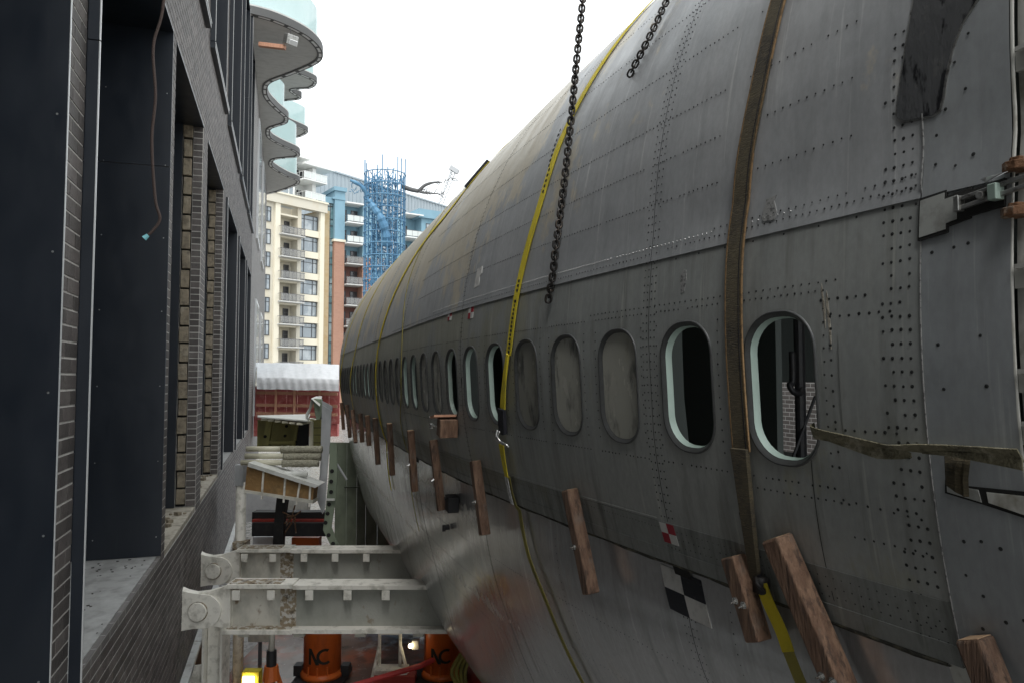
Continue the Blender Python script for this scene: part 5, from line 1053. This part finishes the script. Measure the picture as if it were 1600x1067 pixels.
# ================================================================== jacks and gear on the floor
m = MB(CAM_YAW_ROT); m.span(-5.2, 4.5, 10.5, 22, GZ-.02, GZ+.004); fo = m.build('wet_floor', m_wetred); fo['kind'] = 'structure'
def jack(label, px, Z, r, z1):
    c = L((px-800)*Z/1130, Z, GZ); J = thing('orange_jack', label, 'jack', c, 'orange jacks with NC lettering')
    zb = GZ+.12
    m = MB(); m.tube([c+EZ*.12, c+EZ*(z1-GZ)], r, 40); m.build('cylinder', m_orange, J, True)
    m = MB(); m.tube([c+EZ*.10, c+EZ*.16, c+EZ*.20], [r*1.16, r*1.16, r*1.05], 40); m.build('foot_flange', m_orange, J, True)
    m = MB(CAM_YAW_ROT); a0 = (px-800)*Z/1130; m.span(a0-r*1.35, a0+r*1.35, Z-r*1.3, Z+r*1.3, GZ+.006, GZ+.10); m.build('base_pad', m_blackst, J)
    for s_ in (-1, 1): m = MB(CAM_YAW_ROT); m.span(a0+s_*r*1.28-.07, a0+s_*r*1.28+.07, Z-.1, Z+.1, GZ+.1, GZ+.28); m.build('clamp_block', m_blackst, J)
    for q in range(3): 
        an = -.5+q*.5; p = c+EX*(r*1.06*math.sin(an))-EB*(r*1.06*math.cos(an)); m = MB(); m.tube([p+EZ*.14, p+EZ*.34], .016, 6); m.build('stud', m_orange, J)
    zc = GZ+.52
    def cyl(x, z, rr=r+.004): an = x/r; return c+EX*(rr*math.sin(an))-EB*(rr*math.cos(an))+EZ*(zc-GZ+z)
    def glyph(name, quads):
        m = MB()
        for (a, b, c_, d) in quads:
            for f0 in range(6):
              A0 = lambda p, r_, f=f0: (p[0]+(r_[0]-p[0])*f/6, p[1]+(r_[1]-p[1])*f/6); B0 = lambda p, r_, f=f0+1: (p[0]+(r_[0]-p[0])*f/6, p[1]+(r_[1]-p[1])*f/6)
              n = 6; p0, p1, p2, p3 = A0(a, d), A0(b, c_), B0(b, c_), B0(a, d)
              lo = [(p0[0]+(p1[0]-p0[0])*i/n, p0[1]+(p1[1]-p0[1])*i/n) for i in range(n+1)]; hi = [(p3[0]+(p2[0]-p3[0])*i/n, p3[1]+(p2[1]-p3[1])*i/n) for i in range(n+1)]
              m.loops([[cyl(*p) for p in lo], [cyl(*p) for p in hi]], closed=False)
            continue
            n = 6; lo = [(a[0]+(b[0]-a[0])*i/n, a[1]+(b[1]-a[1])*i/n) for i in range(n+1)]; hi = [(d[0]+(c_[0]-d[0])*i/n, d[1]+(c_[1]-d[1])*i/n) for i in range(n+1)]
            m.loops([[cyl(*p) for p in lo], [cyl(*p) for p in hi]], closed=False)
        m.build(name, m_ink, J)
    H = .17; S_ = r/.33*.82
    q = lambda *p: tuple((x*S_, z*S_) for x, z in p)
    glyph('letter_n', [q((-.21, -H), (-.15, -H), (-.15, H-.10), (-.21, H)), q((-.21, H), (-.14, H), (.03, -H), (-.04, -H)), q((-.03, -H), (.03, -H), (.03, H-.06), (-.03, -.06))])
    arc = [(t, R(t)) for t in range(55, 306, 25)]; cx = .15
    glyph('letter_c', [q((cx+.115*math.cos(R(t)), H*.68*math.sin(R(t))), (cx+.115*math.cos(R(t+25)), H*.68*math.sin(R(t+25))), (cx+.18*math.cos(R(t+25)), H*math.sin(R(t+25))), (cx+.18*math.cos(R(t)), H*math.sin(R(t)))) for t in range(60, 300, 25)])
jack('left orange hydraulic jack with black NC lettering', 510, 13.3, .33, -3.5)
jack('right orange hydraulic jack with black NC lettering partly behind the belly', 692, 13.3, .31, -3.3)
tr = thing('orange_tripod', 'orange and black tripod standing beside the work lamp', 'tripod', L(-3.55, 10.9, GZ))
c = L(-3.55, 10.9, 0); m = MB(); m.tube([c+EZ*(-3.45), c+EZ*(-4.1)], .045, 10); m.build('mast', m_girder, tr, True)
m = MB(); m.tube([c+EZ*-4.0, c+EZ*-4.22], .075, 12); m.build('collar', m_blackst, tr); m = MB(); m.tube([c+EZ*-4.22, c+EZ*-4.42], [.10, .13], 12); m.build('head', m_orange2, tr)
for an in (0.4, 2.4, 4.6): d_ = EX*math.cos(an)+EB*math.sin(an); m = MB(); m.tube([c+d_*.08+EZ*-4.35, c+d_*.42+EZ*GZ], .035, 8); m.build('leg', m_orange2, tr)
m = MB(); m.tube([c+EZ*-4.42, c+EZ*-5.1], .055, 8); m.build('lower_post', m_blackst, tr)
wl = thing('work_lamp', 'glowing yellow work lamp on the floor left of the tripod', 'lamp', L(-4.45, 12.4, GZ))
p = L(-4.35, 12.0, -5.02); lbox('housing', m_yel, wl, -4.43, -4.15, 12.12, 12.3, -5.13, -4.80); lbox('lens', m_lamp, wl, -4.40, -4.22, 12.07, 12.115, -5.08, -4.86); lbox('stand', m_yel, wl, -4.5, -4.05, 12.0, 12.3, -5.3, -5.25)
cn = thing('control_cabinet', 'small pale control cabinet on the floor behind the work lamp', 'cabinet', L(-4.9, 14, GZ)); lbox('case', m_girder, cn, -4.98, -4.55, 13.9, 14.1, -4.95, -4.45); lbox('lid', m_pane, cn, -5.0, -4.5, 13.85, 14.15, -4.44, -4.38); lbox('leg', m_rail, cn, -4.8, -4.74, 13.95, 14.0, GZ, -4.95)
ms = thing('lattice_mast', 'pale lattice mast foot between the two orange jacks', 'mast', L(-2.15, 13.2, GZ))
for x in (-2.37, -2.0): m = MB(); m.tube([L(x, 13.2, -5.15), L(x, 13.2, -3.6)], .03, 6); m.build('upright', m_girdf, ms)
for z in (-5.15, -4.55, -4.0): m = MB(); m.tube([L(-2.37, 13.2, z), L(-2.0, 13.2, z)], .025, 6); m.build('rung', m_girdf, ms)
m = MB(); m.tube([L(-2.5, 13.1, GZ), L(-2.37, 13.2, -4.75)], .03, 6); m.build('brace', m_girdf, ms); m = MB(); m.tube([L(-1.85, 13.1, -5.2), L(-2.0, 13.2, -4.75)], .03, 6); m.build('brace', m_girdf, ms)
lbox('foot', m_girdf, ms, -2.42, -1.85, 13.0, 13.3, -5.2, -5.12); lbox('red_base', m_red, ms, -2.42, -1.7, 12.95, 13.4, GZ+.006, -5.2)
m = MB(); m.tube([L(-3.1, 12.6, -5.33), L(-1.6, 12.9, -5.0), L(-.8, 13.4, -4.8)], .05, 8); tag(m.build('red_tow_bar', m_redsheet), 'red painted bar lying diagonally between the jacks', 'bar')
rs = MB(); 
gp = [[L(-.9+1.6*i/10, 12.0+1.6*j/6, GZ+.05+.5*j/6*(i/10)+.12*math.sin(i*1.3+j)) for i in range(11)] for j in range(7)]; rs.loops(gp, closed=False); tag(rs.build('red_sheet', m_redsheet, None, True), 'crumpled red sheet under the belly at the right jack', 'sheet')
ysb = thing('yellow_strap_bundle', 'bundle of dirty yellow straps by the right jack foot', 'strap', L(-.9, 12.2, GZ))
for q in range(4): m = MB(); a = L(-.98+.05*q, 12.1, GZ+.1); m.tube(catmull([a, a+Vector((.08, 0, .25)), a+Vector((.02+.1*q/4, .1, .5)), a+Vector((.25, .1, .85))], 5), .03, 6); m.build('webbing', m_yelold, ysb, True)
bl2 = thing('small_lamp', 'tiny warm lamp glowing beside the lattice mast', 'lamp', L(-1.72, 13.2, -4.75)); m = MB(); m.tube([L(-1.80, 13.05, -4.72), L(-1.80, 13.09, -4.72)], .035, 12); m.build('bulb', m_lampw, bl2); lbox('case', m_girder, bl2, -1.78, -1.66, 13.1, 13.2, -4.8, -4.64)
m = MB()
for q in range(3): a = L(-1.7+.25*q, 13.7+q*.35, GZ+.03); m.tube(catmull([a, a+Vector((.4, .2, 0)), a+Vector((.8, -.1, .01)), a+Vector((1.3, .25, 0)), a+Vector((1.5, .5, 0)), a+Vector((.9, .6, 0)), a+Vector((.25, .35, 0))], 6), .02, 5)
tag(m.build('red_hose', m_redsheet, None, True), 'thin red hose coiled over the wet floor left of the right jack', 'hose')
